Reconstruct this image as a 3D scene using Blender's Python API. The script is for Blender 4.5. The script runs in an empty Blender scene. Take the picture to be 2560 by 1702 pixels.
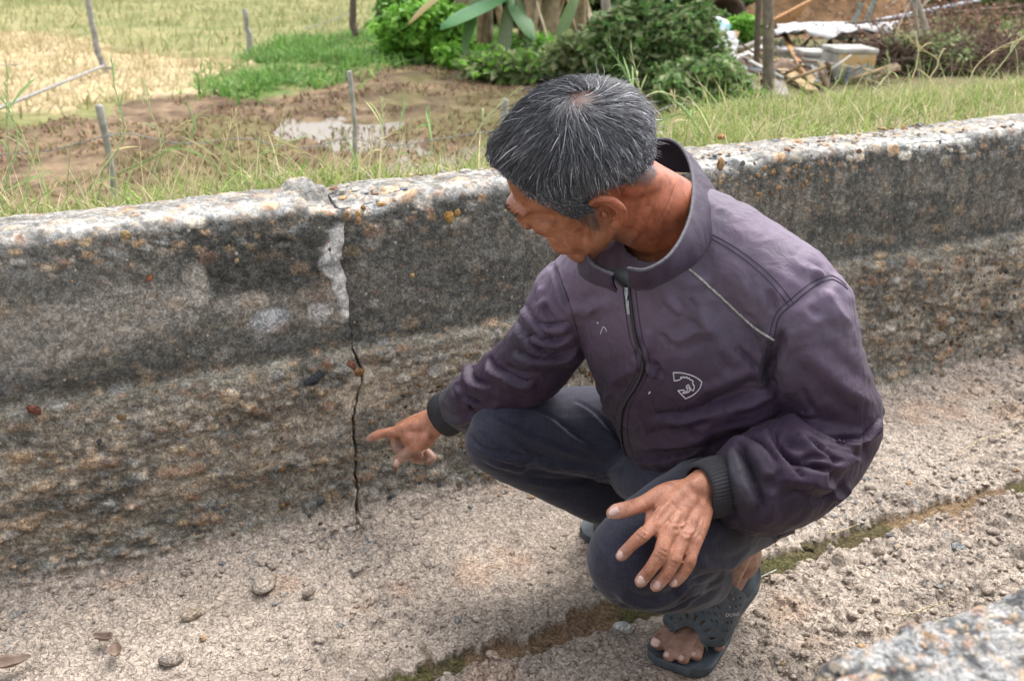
import bpy, math, random
import numpy as np
from mathutils import Vector, Matrix
from mathutils.bvhtree import BVHTree

# ------------------------------------------------------------------ camera, sky, sun, exposure
scene = bpy.context.scene
COL = scene.collection
FPX = 995.6                      # focal length in pixels of a 1024 wide picture
PITCH = math.atan(405.0 / FPX)
CAMH = 1.2
cam_d = bpy.data.cameras.new("camera")
cam_d.sensor_width = 36.0
cam_d.lens = 36.0 * FPX / 1024.0
cam_d.clip_start = 0.05
cam_d.clip_end = 2000
cam = bpy.data.objects.new("camera", cam_d)
COL.objects.link(cam)
cam.location = (0, 0, CAMH)
cam.rotation_euler = (math.pi / 2 - PITCH, 0, 0)
cam_d.dof.use_dof = True
cam_d.dof.focus_distance = 1.55
cam_d.dof.aperture_fstop = 7.5
scene.camera = cam

SUN_EL, SUN_AZ = math.radians(62), math.radians(35)      # azimuth measured from +Y towards +X
world = bpy.data.worlds.new("World")
scene.world = world
world.use_nodes = True
wn = world.node_tree
wn.nodes.clear()
w_out = wn.nodes.new("ShaderNodeOutputWorld")
w_bg = wn.nodes.new("ShaderNodeBackground")
w_sky = wn.nodes.new("ShaderNodeTexSky")
w_sky.sky_type = 'NISHITA'
w_sky.sun_disc = False
w_sky.sun_elevation = SUN_EL
w_sky.sun_rotation = SUN_AZ
w_sky.dust_density = 4.0
w_sky.air_density = 1.0
w_hs = wn.nodes.new("ShaderNodeHueSaturation")           # thin high cloud: a whiter sky
w_hs.inputs['Saturation'].default_value = 0.30
wn.links.new(w_sky.outputs[0], w_hs.inputs['Color'])
wn.links.new(w_hs.outputs[0], w_bg.inputs[0])
wn.links.new(w_bg.outputs[0], w_out.inputs[0])
w_bg.inputs[1].default_value = 0.15
sun_d = bpy.data.lights.new("sun", 'SUN')
sun_d.energy = 0.60
sun_d.angle = math.radians(38)
sun_d.color = (1.0, 0.965, 0.92)
sun = bpy.data.objects.new("sun", sun_d)
COL.objects.link(sun)
sdir = Vector((math.sin(SUN_AZ) * math.cos(SUN_EL), math.cos(SUN_AZ) * math.cos(SUN_EL), math.sin(SUN_EL)))
sun.rotation_euler = sdir.to_track_quat('Z', 'Y').to_euler()
sun.location = (3, 3, 8)
scene.view_settings.view_transform = 'Standard'
scene.view_settings.look = 'None'
scene.view_settings.gamma = 1.0
scene.view_settings.exposure = 1.70
scene.cycles.max_bounces = 6
scene.render.use_motion_blur = False

# ------------------------------------------------------------------ helpers
RT = np.array([1.0, 0, 0])
FW = np.array([0, math.cos(PITCH), -math.sin(PITCH)])
UP = np.array([0, math.sin(PITCH), math.cos(PITCH)])
C0 = np.array([0, 0, CAMH])

def ray(px, py):
    return FW + RT * ((px - 512) / FPX) - UP * ((py - 340) / FPX)
def J(px, py, t):                       # a measured point of the photograph at distance t in front of the lens
    return C0 + ray(px, py) * t
def G(px, py, z):                       # the same, on the level z
    r = ray(px, py)
    return C0 + r * ((z - CAMH) / r[2])
UW = np.array([0.906, 0.423, 0.0])      # along the canal
VW = np.array([-0.423, 0.906, 0.0])     # across the canal, away from the lens
UW /= np.linalg.norm(UW); VW = np.array([-UW[1], UW[0], 0])
def cw(u, v, z):
    u, v, z = np.broadcast_arrays(np.asarray(u, float), np.asarray(v, float), np.asarray(z, float))
    return u[..., None] * UW + v[..., None] * VW + z[..., None] * np.array([0, 0, 1.0])
def wall_uz(px, py, v=1.93):
    r = ray(px, py); t = (v - C0 @ VW) / (r @ VW); p = C0 + r * t
    return float(p @ UW), float(p[2])

def lin(c):
    c = np.asarray(c, float) / 255.0
    return np.where(c <= 0.04045, c / 12.92, ((c + 0.055) / 1.055) ** 2.4)
def sstep(a, b, x):
    x = np.clip((x - a) / (b - a), 0, 1)
    return x * x * (3 - 2 * x)
def mix(a, b, t):
    return a + (b - a) * t

def _hash(ix, iy, iz, seed):
    h = (ix.astype(np.int64) * 374761393 + iy.astype(np.int64) * 668265263 + iz.astype(np.int64) * 2147483647 + seed * 1274126177) & 0xFFFFFFFF
    h = ((h ^ (h >> 13)) * 1274126177) & 0xFFFFFFFF
    h = ((h ^ (h >> 16)) * 2246822519) & 0xFFFFFFFF
    return ((h ^ (h >> 15)) & 0xFFFFFF) / float(0xFFFFFF)
def vn(P, scale=1.0, seed=0):
    P = np.asarray(P, float) * scale
    if P.shape[-1] == 2:
        P = np.concatenate([P, np.zeros(P.shape[:-1] + (1,))], -1)
    I = np.floor(P).astype(np.int64); F = P - I; F = F * F * (3 - 2 * F)
    r = 0
    for dx in (0, 1):
        for dy in (0, 1):
            for dz in (0, 1):
                w = (F[..., 0] if dx else 1 - F[..., 0]) * (F[..., 1] if dy else 1 - F[..., 1]) * (F[..., 2] if dz else 1 - F[..., 2])
                r = r + w * _hash(I[..., 0] + dx, I[..., 1] + dy, I[..., 2] + dz, seed)
    return r
def fbm(P, scale=1.0, octv=4, seed=0, gain=0.5):
    a, s, r = 1.0, 0.0, 0
    for o in range(octv):
        r = r + a * vn(P, scale * 2.03 ** o, seed + o * 17); s += a; a *= gain
    return r / s
def worley(P2, scale, seed=0, dens=1.0):
    """nearest jittered point in 2D: distance (in cells) and its random id"""
    P = np.asarray(P2, float) * scale
    I = np.floor(P).astype(np.int64); best = np.full(P.shape[:-1], 9.0); sec = np.full(P.shape[:-1], 9.0); bid = np.zeros(P.shape[:-1])
    for dx in (-1, 0, 1):
        for dy in (-1, 0, 1):
            cx, cy = I[..., 0] + dx, I[..., 1] + dy; z = np.zeros_like(cx)
            jx = _hash(cx, cy, z, seed + 1); jy = _hash(cx, cy, z, seed + 2); k = _hash(cx, cy, z, seed + 3)
            d = np.hypot(P[..., 0] - cx - jx, P[..., 1] - cy - jy)
            d = np.where(k > dens, 9.0, d)
            c = d < best
            sec = np.where(c, best, np.minimum(sec, d)); bid = np.where(c, k / dens, bid); best = np.where(c, d, best)
    return best, sec, bid

def mesh_obj(name, V, F, mat=None, parent=None, smooth=True, col=None, colname="Col"):
    """V (n,3); F: int array (m,3|4) or list of arrays"""
    Fs = [np.asarray(f, dtype=np.int32) for f in (F if isinstance(F, list) else [F]) if len(f)]
    me = bpy.data.meshes.new(name)
    V = np.asarray(V, dtype=np.float32)
    me.vertices.add(len(V)); me.vertices.foreach_set("co", V.ravel())
    nl = sum(f.size for f in Fs); nf = sum(len(f) for f in Fs)
    me.loops.add(nl); me.loops.foreach_set("vertex_index", np.concatenate([f.ravel() for f in Fs]))
    me.polygons.add(nf)
    tot = np.concatenate([np.full(len(f), f.shape[1], np.int32) for f in Fs])
    me.polygons.foreach_set("loop_start", np.concatenate([[0], np.cumsum(tot)[:-1]]).astype(np.int32))
    me.update(calc_edges=True); me.validate()
    if smooth:
        me.polygons.foreach_set("use_smooth", np.ones(len(me.polygons), bool))
    if col is not None:
        set_col(me, col, colname)
    if mat is not None:
        me.materials.append(mat)
    o = bpy.data.objects.new(name, me); COL.objects.link(o)
    if parent is not None:
        o.parent = parent
        o.matrix_parent_inverse = parent.matrix_basis.inverted()
    return o
def set_col(me, col, name="Col"):
    col = np.asarray(col, np.float32)
    if col.shape[1] == 3:
        col = np.concatenate([col, np.ones((len(col), 1), np.float32)], 1)
    a = me.color_attributes.new(name, 'FLOAT_COLOR', 'POINT')
    a.data.foreach_set("color", col.ravel())
def tag(o, label=None, cat=None, group=None, kind=None):
    if label: o['label'] = label
    if cat: o['category'] = cat
    if group: o['group'] = group
    if kind: o['kind'] = kind
    return o
def empty(name, loc, label=None, cat=None, group=None):
    o = bpy.data.objects.new(name, None); COL.objects.link(o); o.location = tuple(loc)
    o.empty_display_size = 0.05
    return tag(o, label, cat, group)

class MB:                                # collects shapes for one mesh
    def __init__(s): s.V = []; s.F4 = []; s.F3 = []; s.C = []; s.n = 0
    def add(s, V, F, c=None):
        V = np.asarray(V, float); F = np.asarray(F, int)
        s.V.append(V)
        (s.F4 if F.shape[1] == 4 else s.F3).append(F + s.n)
        if c is not None:
            c = np.asarray(c, float); s.C.append(np.broadcast_to(c, (len(V), 3)) if c.ndim == 1 else c)
        s.n += len(V); return s
    def build(s, name, mat, parent=None, smooth=True):
        F = []
        if s.F4: F.append(np.concatenate(s.F4))
        if s.F3: F.append(np.concatenate(s.F3))
        return mesh_obj(name, np.concatenate(s.V), F, mat, parent, smooth, np.concatenate(s.C) if s.C else None)

def grid_faces(nr, nc, closed=False):
    i, j = np.meshgrid(np.arange(nr - 1), np.arange(nc if closed else nc - 1), indexing='ij')
    j2 = (j + 1) % nc
    return np.stack([i * nc + j, i * nc + j2, (i + 1) * nc + j2, (i + 1) * nc + j], -1).reshape(-1, 4)
def catmull(P, n):
    """smooth curve through rows of P (any columns), n samples per span"""
    P = np.asarray(P, float); m = len(P)
    if m == 2: 
        t = np.linspace(0, 1, n + 1)[:, None]; return P[0] * (1 - t) + P[1] * t
    E = np.vstack([2 * P[0] - P[1], P, 2 * P[-1] - P[-2]]); out = []
    for i in range(m - 1):
        p0, p1, p2, p3 = E[i:i + 4]
        for t in np.arange(n) / n:
            out.append(0.5 * ((2 * p1) + (-p0 + p2) * t + (2 * p0 - 5 * p1 + 4 * p2 - p3) * t * t + (-p0 + 3 * p1 - 3 * p2 + p3) * t ** 3))
    out.append(P[-1]); return np.array(out)
def nrm(v): 
    v = np.asarray(v, float); return v / (np.linalg.norm(v, axis=-1, keepdims=True) + 1e-12)
def tube_geo(P, ra, rb=None, side=None, seg=14, n=4, dome=True, power=2.0, dk=.45):
    """closed tapered tube: P (m,3), ra across 'side', rb the other way"""
    P = np.asarray(P, float); m = len(P)
    ra = np.broadcast_to(np.asarray(ra, float), m); rb = ra if rb is None else np.broadcast_to(np.asarray(rb, float), m)
    cols = [P, ra[:, None], rb[:, None]]
    if side is not None:
        side = np.broadcast_to(np.asarray(side, float), (m, 3)); cols.append(side)
    Q = catmull(np.hstack(cols), n)
    C, a, b = Q[:, :3], np.maximum(Q[:, 3], 1e-4), np.maximum(Q[:, 4], 1e-4)
    T = nrm(np.gradient(C, axis=0))
    if side is not None: S = Q[:, 5:8]
    else:
        s0 = np.cross(T[0], [0, 0, 1.0]); 
        if np.linalg.norm(s0) < 0.1: s0 = np.cross(T[0], [1.0, 0, 0])
        S = [s0]
        for i in range(1, len(T)): S.append(S[-1] - T[i] * (S[-1] @ T[i]))
        S = np.array(S)
    S = nrm(S - T * np.sum(S * T, 1, keepdims=True)); B = np.cross(T, S)
    if dome:
        ks = np.array([0.30, 0.62, 0.86])
        r0 = min(a[0], b[0]); r1 = min(a[-1], b[-1])
        pre = [C[0] - T[0] * r0 * dk * math.sqrt(1 - k * k) for k in ks]; post = [C[-1] + T[-1] * r1 * dk * math.sqrt(1 - k * k) for k in ks[::-1]]
        C = np.vstack([pre, C, post]); a = np.r_[ks * a[0], a, ks[::-1] * a[-1]]; b = np.r_[ks * b[0], b, ks[::-1] * b[-1]]
        S = np.vstack([[S[0]] * 3, S, [S[-1]] * 3]); B = np.vstack([[B[0]] * 3, B, [B[-1]] * 3])
        e0 = C[3] - T[0] * r0 * dk; e1 = C[-4] + T[-1] * r1 * dk
    else: e0, e1 = C[0], C[-1]
    th = np.linspace(0, 2 * np.pi, seg, endpoint=False)
    cx, sx = np.cos(th), np.sin(th)
    if power != 2.0:
        k = (np.abs(cx) ** power + np.abs(sx) ** power) ** (-1 / power); cx, sx = cx * k, sx * k
    V = C[:, None] + S[:, None] * (a[:, None] * cx)[..., None] + B[:, None] * (b[:, None] * sx)[..., None]
    nr = len(C); V = np.vstack([V.reshape(-1, 3), e0, e1])
    F = grid_faces(nr, seg, True); i0, i1 = nr * seg, nr * seg + 1; j = np.arange(seg); j2 = (j + 1) % seg
    F3 = np.vstack([np.stack([np.full(seg, i0), j2, j], 1), np.stack([np.full(seg, i1), (nr - 1) * seg + j, (nr - 1) * seg + j2], 1)])
    return V, F, F3
def tube(mb, P, ra, rb=None, side=None, seg=14, n=4, dome=True, c=None, power=2.0, dk=.7):
    V, F, F3 = tube_geo(P, ra, rb, side, seg, n, dome, power, dk)
    k = mb.n; mb.add(V, F, c); mb.F3.append(F3 + k)
    return mb
def ellipsoid(mb, c, M, r, seg=20, c_=None):
    """M columns: axes"""
    ph = np.linspace(0, np.pi, seg // 2 + 1)[1:-1]; th = np.linspace(0, 2 * np.pi, seg, endpoint=False)
    L = np.stack([np.outer(np.sin(ph), np.cos(th)), np.outer(np.sin(ph), np.sin(th)), np.outer(np.cos(ph), np.ones(seg))], -1).reshape(-1, 3)
    L = np.vstack([L, [0, 0, 1], [0, 0, -1]]) * r; V = np.asarray(c) + L @ np.asarray(M).T
    nr = len(ph); F = grid_faces(nr, seg, True)[:, ::-1]; j = np.arange(seg); j2 = (j + 1) % seg
    F3 = np.vstack([np.stack([np.full(seg, nr * seg), j, j2], 1), np.stack([np.full(seg, nr * seg + 1), (nr - 1) * seg + j2, (nr - 1) * seg + j], 1)])
    k = mb.n; mb.add(V, F, c_); mb.F3.append(F3 + k); return mb
def box_geo(c, M, h):
    L = np.array([[x, y, z] for x in (-1, 1) for y in (-1, 1) for z in (-1, 1)], float) * h
    return np.asarray(c) + L @ np.asarray(M).T, np.array([[0, 1, 3, 2], [4, 6, 7, 5], [0, 4, 5, 1], [2, 3, 7, 6], [0, 2, 6, 4], [1, 5, 7, 3]])
def remeshed(mb, voxel, smooth=2, factor=0.5):
    """voxel union of all the closed shapes collected in mb -> (V, F)"""
    o = mb.build("tmp", None)
    md = o.modifiers.new("r", 'REMESH'); md.mode = 'VOXEL'; md.voxel_size = voxel
    if smooth:
        ms = o.modifiers.new("s", 'SMOOTH'); ms.iterations = smooth; ms.factor = factor
    dg = bpy.context.evaluated_depsgraph_get(); dg.update()
    me = bpy.data.meshes.new_from_object(o.evaluated_get(dg))
    V = np.empty(len(me.vertices) * 3, np.float32); me.vertices.foreach_get("co", V); V = V.reshape(-1, 3).astype(float)
    ls = np.empty(len(me.polygons), np.int32); me.polygons.foreach_get("loop_total", ls)
    li = np.empty(len(me.loops), np.int32); me.loops.foreach_get("vertex_index", li)
    st = np.empty(len(me.polygons), np.int32); me.polygons.foreach_get("loop_start", st)
    F = li[(st[ls == 4][:, None] + np.arange(4))]
    old = o.data
    bpy.data.objects.remove(o); bpy.data.meshes.remove(me); bpy.data.meshes.remove(old)
    return V, F
def vnormals(V, F):
    N = np.zeros_like(V)
    fn = np.cross(V[F[:, 2]] - V[F[:, 0]], V[F[:, 3 if F.shape[1] == 4 else 1]] - V[F[:, 1 if F.shape[1] == 4 else 0]])
    for k in range(F.shape[1]): np.add.at(N, F[:, k], fn)
    return nrm(N)
def lap(V, F, it=1, w=None, lam=0.5):
    E = np.vstack([F[:, [k, (k + 1) % F.shape[1]]] for k in range(F.shape[1])]); E = np.vstack([E, E[:, ::-1]])
    deg = np.bincount(E[:, 0], minlength=len(V)).astype(float)[:, None] + 1e-9
    for _ in range(it):
        S = np.stack([np.bincount(E[:, 0], V[E[:, 1], k], len(V)) for k in range(3)], 1)
        d = (S / deg - V) * lam
        V = V + (d if w is None else d * w[:, None])
    return V
def bvh(V, F):
    return BVHTree.FromPolygons([tuple(v) for v in V], [tuple(int(i) for i in f) for f in F])
def cast(tree, px, py):
    r = ray(px, py); r = r / np.linalg.norm(r)
    h = tree.ray_cast(Vector(C0), Vector(r), 10.0)
    return (np.array(h[0]), np.array(h[1])) if h[0] is not None else None
def on_surface(tree, pts, n=8, off=0.0, sc=1.0):
    """photo points (in 1/2.303 px units of the enlarged photo when sc is given) laid on a surface"""
    Q = catmull(np.asarray(pts, float) * sc, n); out = []
    for x, y in Q:
        h = cast(tree, x, y)
        if h is not None:
            nn = h[1] if h[1] @ (C0 - h[0]) > 0 else -h[1]
            out.append(h[0] + nn * off)
    return np.array(out)

# ------------------------------------------------------------------ materials
def new_mat(name):
    m = bpy.data.materials.new(name); m.use_nodes = True
    nt = m.node_tree; nt.nodes.clear()
    o = nt.nodes.new("ShaderNodeOutputMaterial"); b = nt.nodes.new("ShaderNodeBsdfPrincipled")
    nt.links.new(b.outputs[0], o.inputs[0]); return m, nt, b
def N(nt, t, **kw):
    n = nt.nodes.new("ShaderNode" + t)
    for k, v in kw.items():
        if k in n.inputs.keys(): n.inputs[k].default_value = v
        else: setattr(n, k, v)
    return n
def coords(nt, scale=(1, 1, 1), rot=(0, 0, 0)):
    tc = N(nt, "TexCoord"); mp = N(nt, "Mapping")
    mp.inputs['Scale'].default_value = scale; mp.inputs['Rotation'].default_value = rot
    nt.links.new(tc.outputs['Object'], mp.inputs[0]); return mp.outputs[0]
def noise(nt, vec, scale, detail=4, rough=0.55, dist=0.0):
    n = N(nt, "TexNoise"); n.inputs['Scale'].default_value = scale; n.inputs['Detail'].default_value = detail
    n.inputs['Roughness'].default_value = rough; n.inputs['Distortion'].default_value = dist
    nt.links.new(vec, n.inputs['Vector']); return n.outputs['Fac']
def ramp(nt, fac, stops):
    r = N(nt, "ValToRGB"); e = r.color_ramp.elements
    while len(e) < len(stops): e.new(0.5)
    for x, (p, c) in zip(e, stops):
        x.position = p; x.color = (c, c, c, 1) if np.isscalar(c) else (*c, 1)
    nt.links.new(fac, r.inputs[0]); return r.outputs[0]
def mixc(nt, a, b, fac, mode='MIX'):
    m = nt.nodes.new("ShaderNodeMix"); m.data_type = 'RGBA'; m.blend_type = mode
    for s, i in ((fac, 0), (a, 6), (b, 7)):
        if hasattr(s, 'links') or hasattr(s, 'is_linked'): nt.links.new(s, m.inputs[i])
        elif np.isscalar(s): m.inputs[i].default_value = s
        else: m.inputs[i].default_value = (*s, 1)
    return m.outputs[2]
def bump(nt, h, strength, dist, prev=None):
    b = N(nt, "Bump"); b.inputs['Strength'].default_value = strength; b.inputs['Distance'].default_value = dist
    nt.links.new(h, b.inputs['Height'])
    if prev is not None: nt.links.new(prev, b.inputs['Normal'])
    return b.outputs[0]
def simple(name, c, rough=0.8, c2=None, scale=30, bmp=0.0, bdist=0.002, metal=0.0, spec=0.3, lo=0.35, hi=0.65):
    m, nt, b = new_mat(name); v = coords(nt)
    n = noise(nt, v, scale)
    c2 = tuple(np.array(c) * 0.7) if c2 is None else c2
    nt.links.new(ramp(nt, n, [(lo, tuple(c2)), (hi, tuple(c))]), b.inputs['Base Color'])
    b.inputs['Roughness'].default_value = rough; b.inputs['Metallic'].default_value = metal
    b.inputs['Specular IOR Level'].default_value = spec
    if bmp: nt.links.new(bump(nt, n, bmp, bdist), b.inputs['Normal'])
    return m
def attr_mat(name, rough=0.8, spec=0.2, var=0.25, scale=40, bmp=0.0, bdist=0.002, sss=0.0, trans=0.0, aname="Col"):
    m, nt, b = new_mat(name); a = N(nt, "Attribute"); a.attribute_name = aname; v = coords(nt)
    n = noise(nt, v, scale)
    c = mixc(nt, a.outputs['Color'], ramp(nt, n, [(0.3, 1 - var), (0.7, 1 + var * 0.6)]), 1.0, 'MULTIPLY')
    nt.links.new(c, b.inputs['Base Color']); b.inputs['Roughness'].default_value = rough
    b.inputs['Specular IOR Level'].default_value = spec
    if bmp: nt.links.new(bump(nt, n, bmp, bdist), b.inputs['Normal'])
    if trans:
        t = N(nt, "BsdfTranslucent"); ms = N(nt, "MixShader"); ms.inputs[0].default_value = trans
        nt.links.new(c, t.inputs[0]); nt.links.new(b.outputs[0], ms.inputs[1]); nt.links.new(t.outputs[0], ms.inputs[2])
        nt.links.new(ms.outputs[0], [x for x in nt.nodes if x.type == 'OUTPUT_MATERIAL'][0].inputs[0])
    return m
rng = np.random.default_rng(7)
# ================================================================== SETTING: canal floor and walls
UC = 0.525                               # where the far wall is cracked, along the canal
D2P = 0.4343                             # from the enlarged photo's units to 1024-wide pixels

def joint_v(u):                          # the mossy joint running along the floor
    return 1.335 + 0.012 * (u - 1.0) + 0.018 * (vn(np.stack([u, 0 * u], -1), 6, 5) - 0.5) + 0.012 * (vn(np.stack([u, 0 * u], -1), 25, 6) - 0.5)
def moss_w(u):
    return np.clip(0.020 + 0.060 * (vn(np.stack([u, 0 * u], -1), 3.1, 9) - 0.28) + 0.02 * (vn(np.stack([u, 0 * u], -1), 30, 19) - 0.5), 0.002, 0.05)

TAN = np.array([0.392, 0.330, 0.272]); TAN2 = np.array([0.300, 0.250, 0.206]); GREY = np.array([0.21, 0.205, 0.185])
def stone_cols(k):                       # k in 0..1 -> colours of river pebbles
    pal = np.array([[.55, .33, .16], [.42, .22, .12], [.50, .44, .34], [.60, .56, .48], [.22, .24, .25], [.36, .27, .18], [.62, .42, .22], [.30, .31, .30]])
    return pal[(np.clip(k, 0, .9999) * len(pal)).astype(int)]

def floor_fields(u, v):
    P = np.stack([u, v], -1)
    warp = np.stack([fbm(P, 9, 2, 40), fbm(P, 9, 2, 43)], -1) * 0.05
    h = 0.016 * (fbm(P, 3, 3, 1) - 0.5) + 0.007 * (fbm(P, 22, 3, 2) - 0.5)
    big = sstep(0.48, 0.72, fbm(P, 2.2, 3, 3))           # rubble lies in patches
    right = sstep(0.7, 1.3, u) * sstep(1.6, 1.3, v)
    lump = np.clip(0.55 * big + 0.7 * right + 0.35, 0, 1)
    for sc, amp, dens, sd in ((17, .014, .34, 11), (34, .0085, .6, 12), (70, .0046, .75, 13), (130, .0022, .8, 14)):
        d, s2, k = worley(P + warp, sc, sd, dens)
        r = 0.34 + 0.30 * k
        h = h + 1.5 * amp * lump * np.sqrt(np.clip(1 - (d / r) ** 2, 0, 1)) * (0.35 + 0.65 * k)
    # curling dried mud: plates with open cracks
    for sc, sd, dp in ((26, 31, .0035), (55, 33, .0022)):
        d, s2, k = worley(P + warp * 1.4, sc, sd)
        m = sstep(0.42, 0.58, fbm(P, 4, 3, sd + 1))
        crack = 1 - sstep(0.015, 0.09, s2 - d)
        h = h - dp * crack * m
        h = h + 0.0016 * (k - .5) * m
    c = mix(TAN, TAN2, (sstep(.35, .7, fbm(P, 5, 4, 21)))[..., None] * .7)
    c = c * (0.86 + 0.28 * fbm(P, 60, 3, 22))[..., None]
    # exposed grey pebbles
    d, s2, k = worley(P, 62, 15, 0.28)
    pm = (1 - sstep(.25, .34, d)) * sstep(.5, .62, fbm(P, 3.3, 2, 16))
    c = mix(c, np.array([.24, .245, .24]) * (0.7 + .5 * k[..., None]), (pm * .75)[..., None])
    # reddish grit patches
    c = mix(c, np.array([.42, .27, .18]), (sstep(.6, .75, fbm(P, 7, 3, 51)) * .35)[..., None])
    # mossy joint
    dv = np.abs(v - joint_v(u)); w = moss_w(u)
    dv2 = dv + .030 * (fbm(P, 55, 2, 25) - .5)
    m = 1 - sstep(w * .7, w * .7 + .010, dv2)
    h = h * (1 - .75 * m) - 0.007 * m + .004 * m * (fbm(P, 120, 2, 26) - .5)
    mc = mix(np.array([.085, .070, .035]), np.array([.085, .078, .032]), sstep(.45, .6, fbm(P, 14, 3, 27))[..., None])
    mc = mix(mc, np.array([.26, .165, .105]), (sstep(.60, .68, fbm(P, 5, 2, 28)) * .6)[..., None])
    c = mix(c, mc * (0.7 + .6 * fbm(P, 150, 2, 29))[..., None], m[..., None])
    hp_ = G(355, 523, .022); hd_ = np.minimum(np.hypot((u - .470) / .024, (v - 1.815) / .009), np.hypot((u - .480) / .006, (v - 1.835) / .030)) + .5 * (fbm(P, 60, 2, 66) - .5)
    h = h - .045 * (1 - sstep(.5, 1.1, hd_)); c = mix(c, np.array([.05, .04, .03]), (1 - sstep(.4, 1.2, hd_))[..., None])
    # transverse joint below the crack
    du = np.abs(u - (UC - .035 + .05 * (v - 1.5) + .05 * (fbm(P, 8, 3, 61) - .5)))
    m2 = (1 - sstep(.002, .012, du)) * sstep(1.22, 1.3, v) * sstep(1.72, 1.55, v) * sstep(.40, .55, fbm(P, 12, 2, 62))
    h = h - .006 * m2; c = mix(c, np.array([.16, .12, .075]), (m2 * .8)[..., None])
    return h, c

FOOT_SPOTS = [(G(690, 640, 0), .12), (G(735, 590, 0), .08), (G(605, 515, 0), .09)]
# the canal floor as one sheet: fine where it is seen, coarse beyond
uu = np.concatenate([np.arange(-9, -2.2, 0.2), np.arange(-2.2, -.9, .02), np.arange(-0.9, 3.3, 0.0040), np.arange(3.3, 5.5, 0.02), np.arange(5.5, 14, .2)])
vv = np.concatenate([np.arange(0.32, 0.46, 0.04), np.arange(.46, .86, .010), np.arange(0.86, 1.98, 0.0040), [2.05]])
UU, VV = np.meshgrid(uu, vv, indexing='ij')
h, c = floor_fields(UU, VV)
# the dried mud rises slightly towards the far wall
h = h + .012 * sstep(1.62, 1.86, VV)
def tread(h, u, v):                       # trodden flat under the feet
    for c_, r_ in FOOT_SPOTS:
        m_ = np.exp(-(np.hypot(u - c_ @ UW, v - c_ @ VW) / r_) ** 4); h = h * (1 - m_) - .004 * m_
    return h
h = tread(h, UU, VV)
floor_V = cw(UU, VV, h).reshape(-1, 3)

def ground_mat(name, scale1=180, bumpk=1.0):
    m, nt, b = new_mat(name); a = N(nt, "Attribute"); a.attribute_name = "Col"; v = coords(nt)
    n1 = noise(nt, v, scale1, 6, .65); n2 = noise(nt, v, 900, 3, .6); n3 = noise(nt, v, 38, 5, .6, .6)
    c = mixc(nt, a.outputs['Color'], ramp(nt, n1, [(.38, .62), (.5, 1.0), (.62, 1.35)]), 1.0, 'MULTIPLY')
    c = mixc(nt, c, ramp(nt, n2, [(.36, .70), (.5, 1.0), (.64, 1.32)]), 1.0, 'MULTIPLY')
    c = mixc(nt, c, ramp(nt, n3, [(.38, .84), (.62, 1.14)]), 1.0, 'MULTIPLY')
    nt.links.new(c, b.inputs['Base Color']); b.inputs['Roughness'].default_value = .93; b.inputs['Specular IOR Level'].default_value = .15
    dn_ = N(nt, "TexNoise"); dn_.inputs['Scale'].default_value = 45; dn_.inputs['Detail'].default_value = 3; nt.links.new(v, dn_.inputs['Vector'])
    va = N(nt, "VectorMath"); va.operation = 'MULTIPLY_ADD'; nt.links.new(dn_.outputs['Color'], va.inputs[0]); va.inputs[1].default_value = (.035, .035, .035); nt.links.new(v, va.inputs[2])
    vo = N(nt, "TexVoronoi"); vo.feature = 'DISTANCE_TO_EDGE'; vo.inputs['Scale'].default_value = 58; nt.links.new(va.outputs[0], vo.inputs['Vector'])
    vo2 = N(nt, "TexVoronoi"); vo2.inputs['Scale'].default_value = 120; nt.links.new(va.outputs[0], vo2.inputs['Vector'])
    crk = ramp(nt, vo.outputs['Distance'], [(0, 0.0), (.05, 1.0)]); msk = ramp(nt, noise(nt, v, 7, 4), [(.46, 1.0), (.56, .15)])
    dark = mixc(nt, (.74, .70, .66), (1, 1, 1), crk); dark = mixc(nt, dark, (1, 1, 1), msk)
    c = mixc(nt, c, dark, bumpk * .9, 'MULTIPLY')
    h1 = bump(nt, n1, .8 * bumpk, .0035)
    h2 = bump(nt, crk, .9 * bumpk, .0030, h1); h2 = bump(nt, ramp(nt, vo2.outputs['Distance'], [(0., 1.), (.5, 0.)]), .5 * bumpk, .0030, h2)
    nt.links.new(bump(nt, n2, .5 * bumpk, .001, h2), b.inputs['Normal']); return m
M_FLOOR = ground_mat("dried_mud")
fl = mesh_obj("canal_floor", floor_V, grid_faces(len(uu), len(vv)), M_FLOOR, col=c.reshape(-1, 3))
tag(fl, "dried cracked tan mud on the canal bed with a mossy joint", kind="structure")

# ---------------- far wall
PROF = np.array([[1.800, -.02], [1.840, .010], [1.862, .035], [1.874, .075], [1.882, .13], [1.890, .20], [1.898, .28], [1.904, .34], [1.912, .372],
                 [1.928, .392], [1.935, .42], [1.937, .50], [1.940, .58], [1.943, .655], [1.950, .690], [1.968, .700], [2.02, .703], [2.085, .700],
                 [2.108, .690], [2.115, .66], [2.118, .55], [2.118, .25]])
def resample(P, step):
    Q = catmull(P, 12); d = np.r_[0, np.cumsum(np.linalg.norm(np.diff(Q, axis=0), axis=1))]
    s = np.arange(0, d[-1], step); return np.stack([np.interp(s, d, Q[:, k]) for k in range(2)], 1), s
prof, ps = resample(PROF, 0.0048)
back = prof[:, 0] > 2.10
keep = np.ones(len(prof), bool); bi = np.where(back)[0]; keep[bi[::1]] = (np.arange(len(bi)) % 6 == 0); keep[-1] = True
prof = prof[keep]
pn = np.gradient(prof, axis=0); pn = nrm(np.stack([-pn[:, 1], pn[:, 0]], 1))   # outward (towards lens / up)
def crack_w(z):                          # the sideways wander of the crack
    q = np.stack([z * 0 + 3.3, z], -1)
    return 0.020 * (vn(q, 9, 71) - .5) + 0.012 * (vn(q, 28, 72) - .5) + .005 * (vn(q, 90, 73) - .5) + .13 * np.minimum(z - .33, 0)

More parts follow.
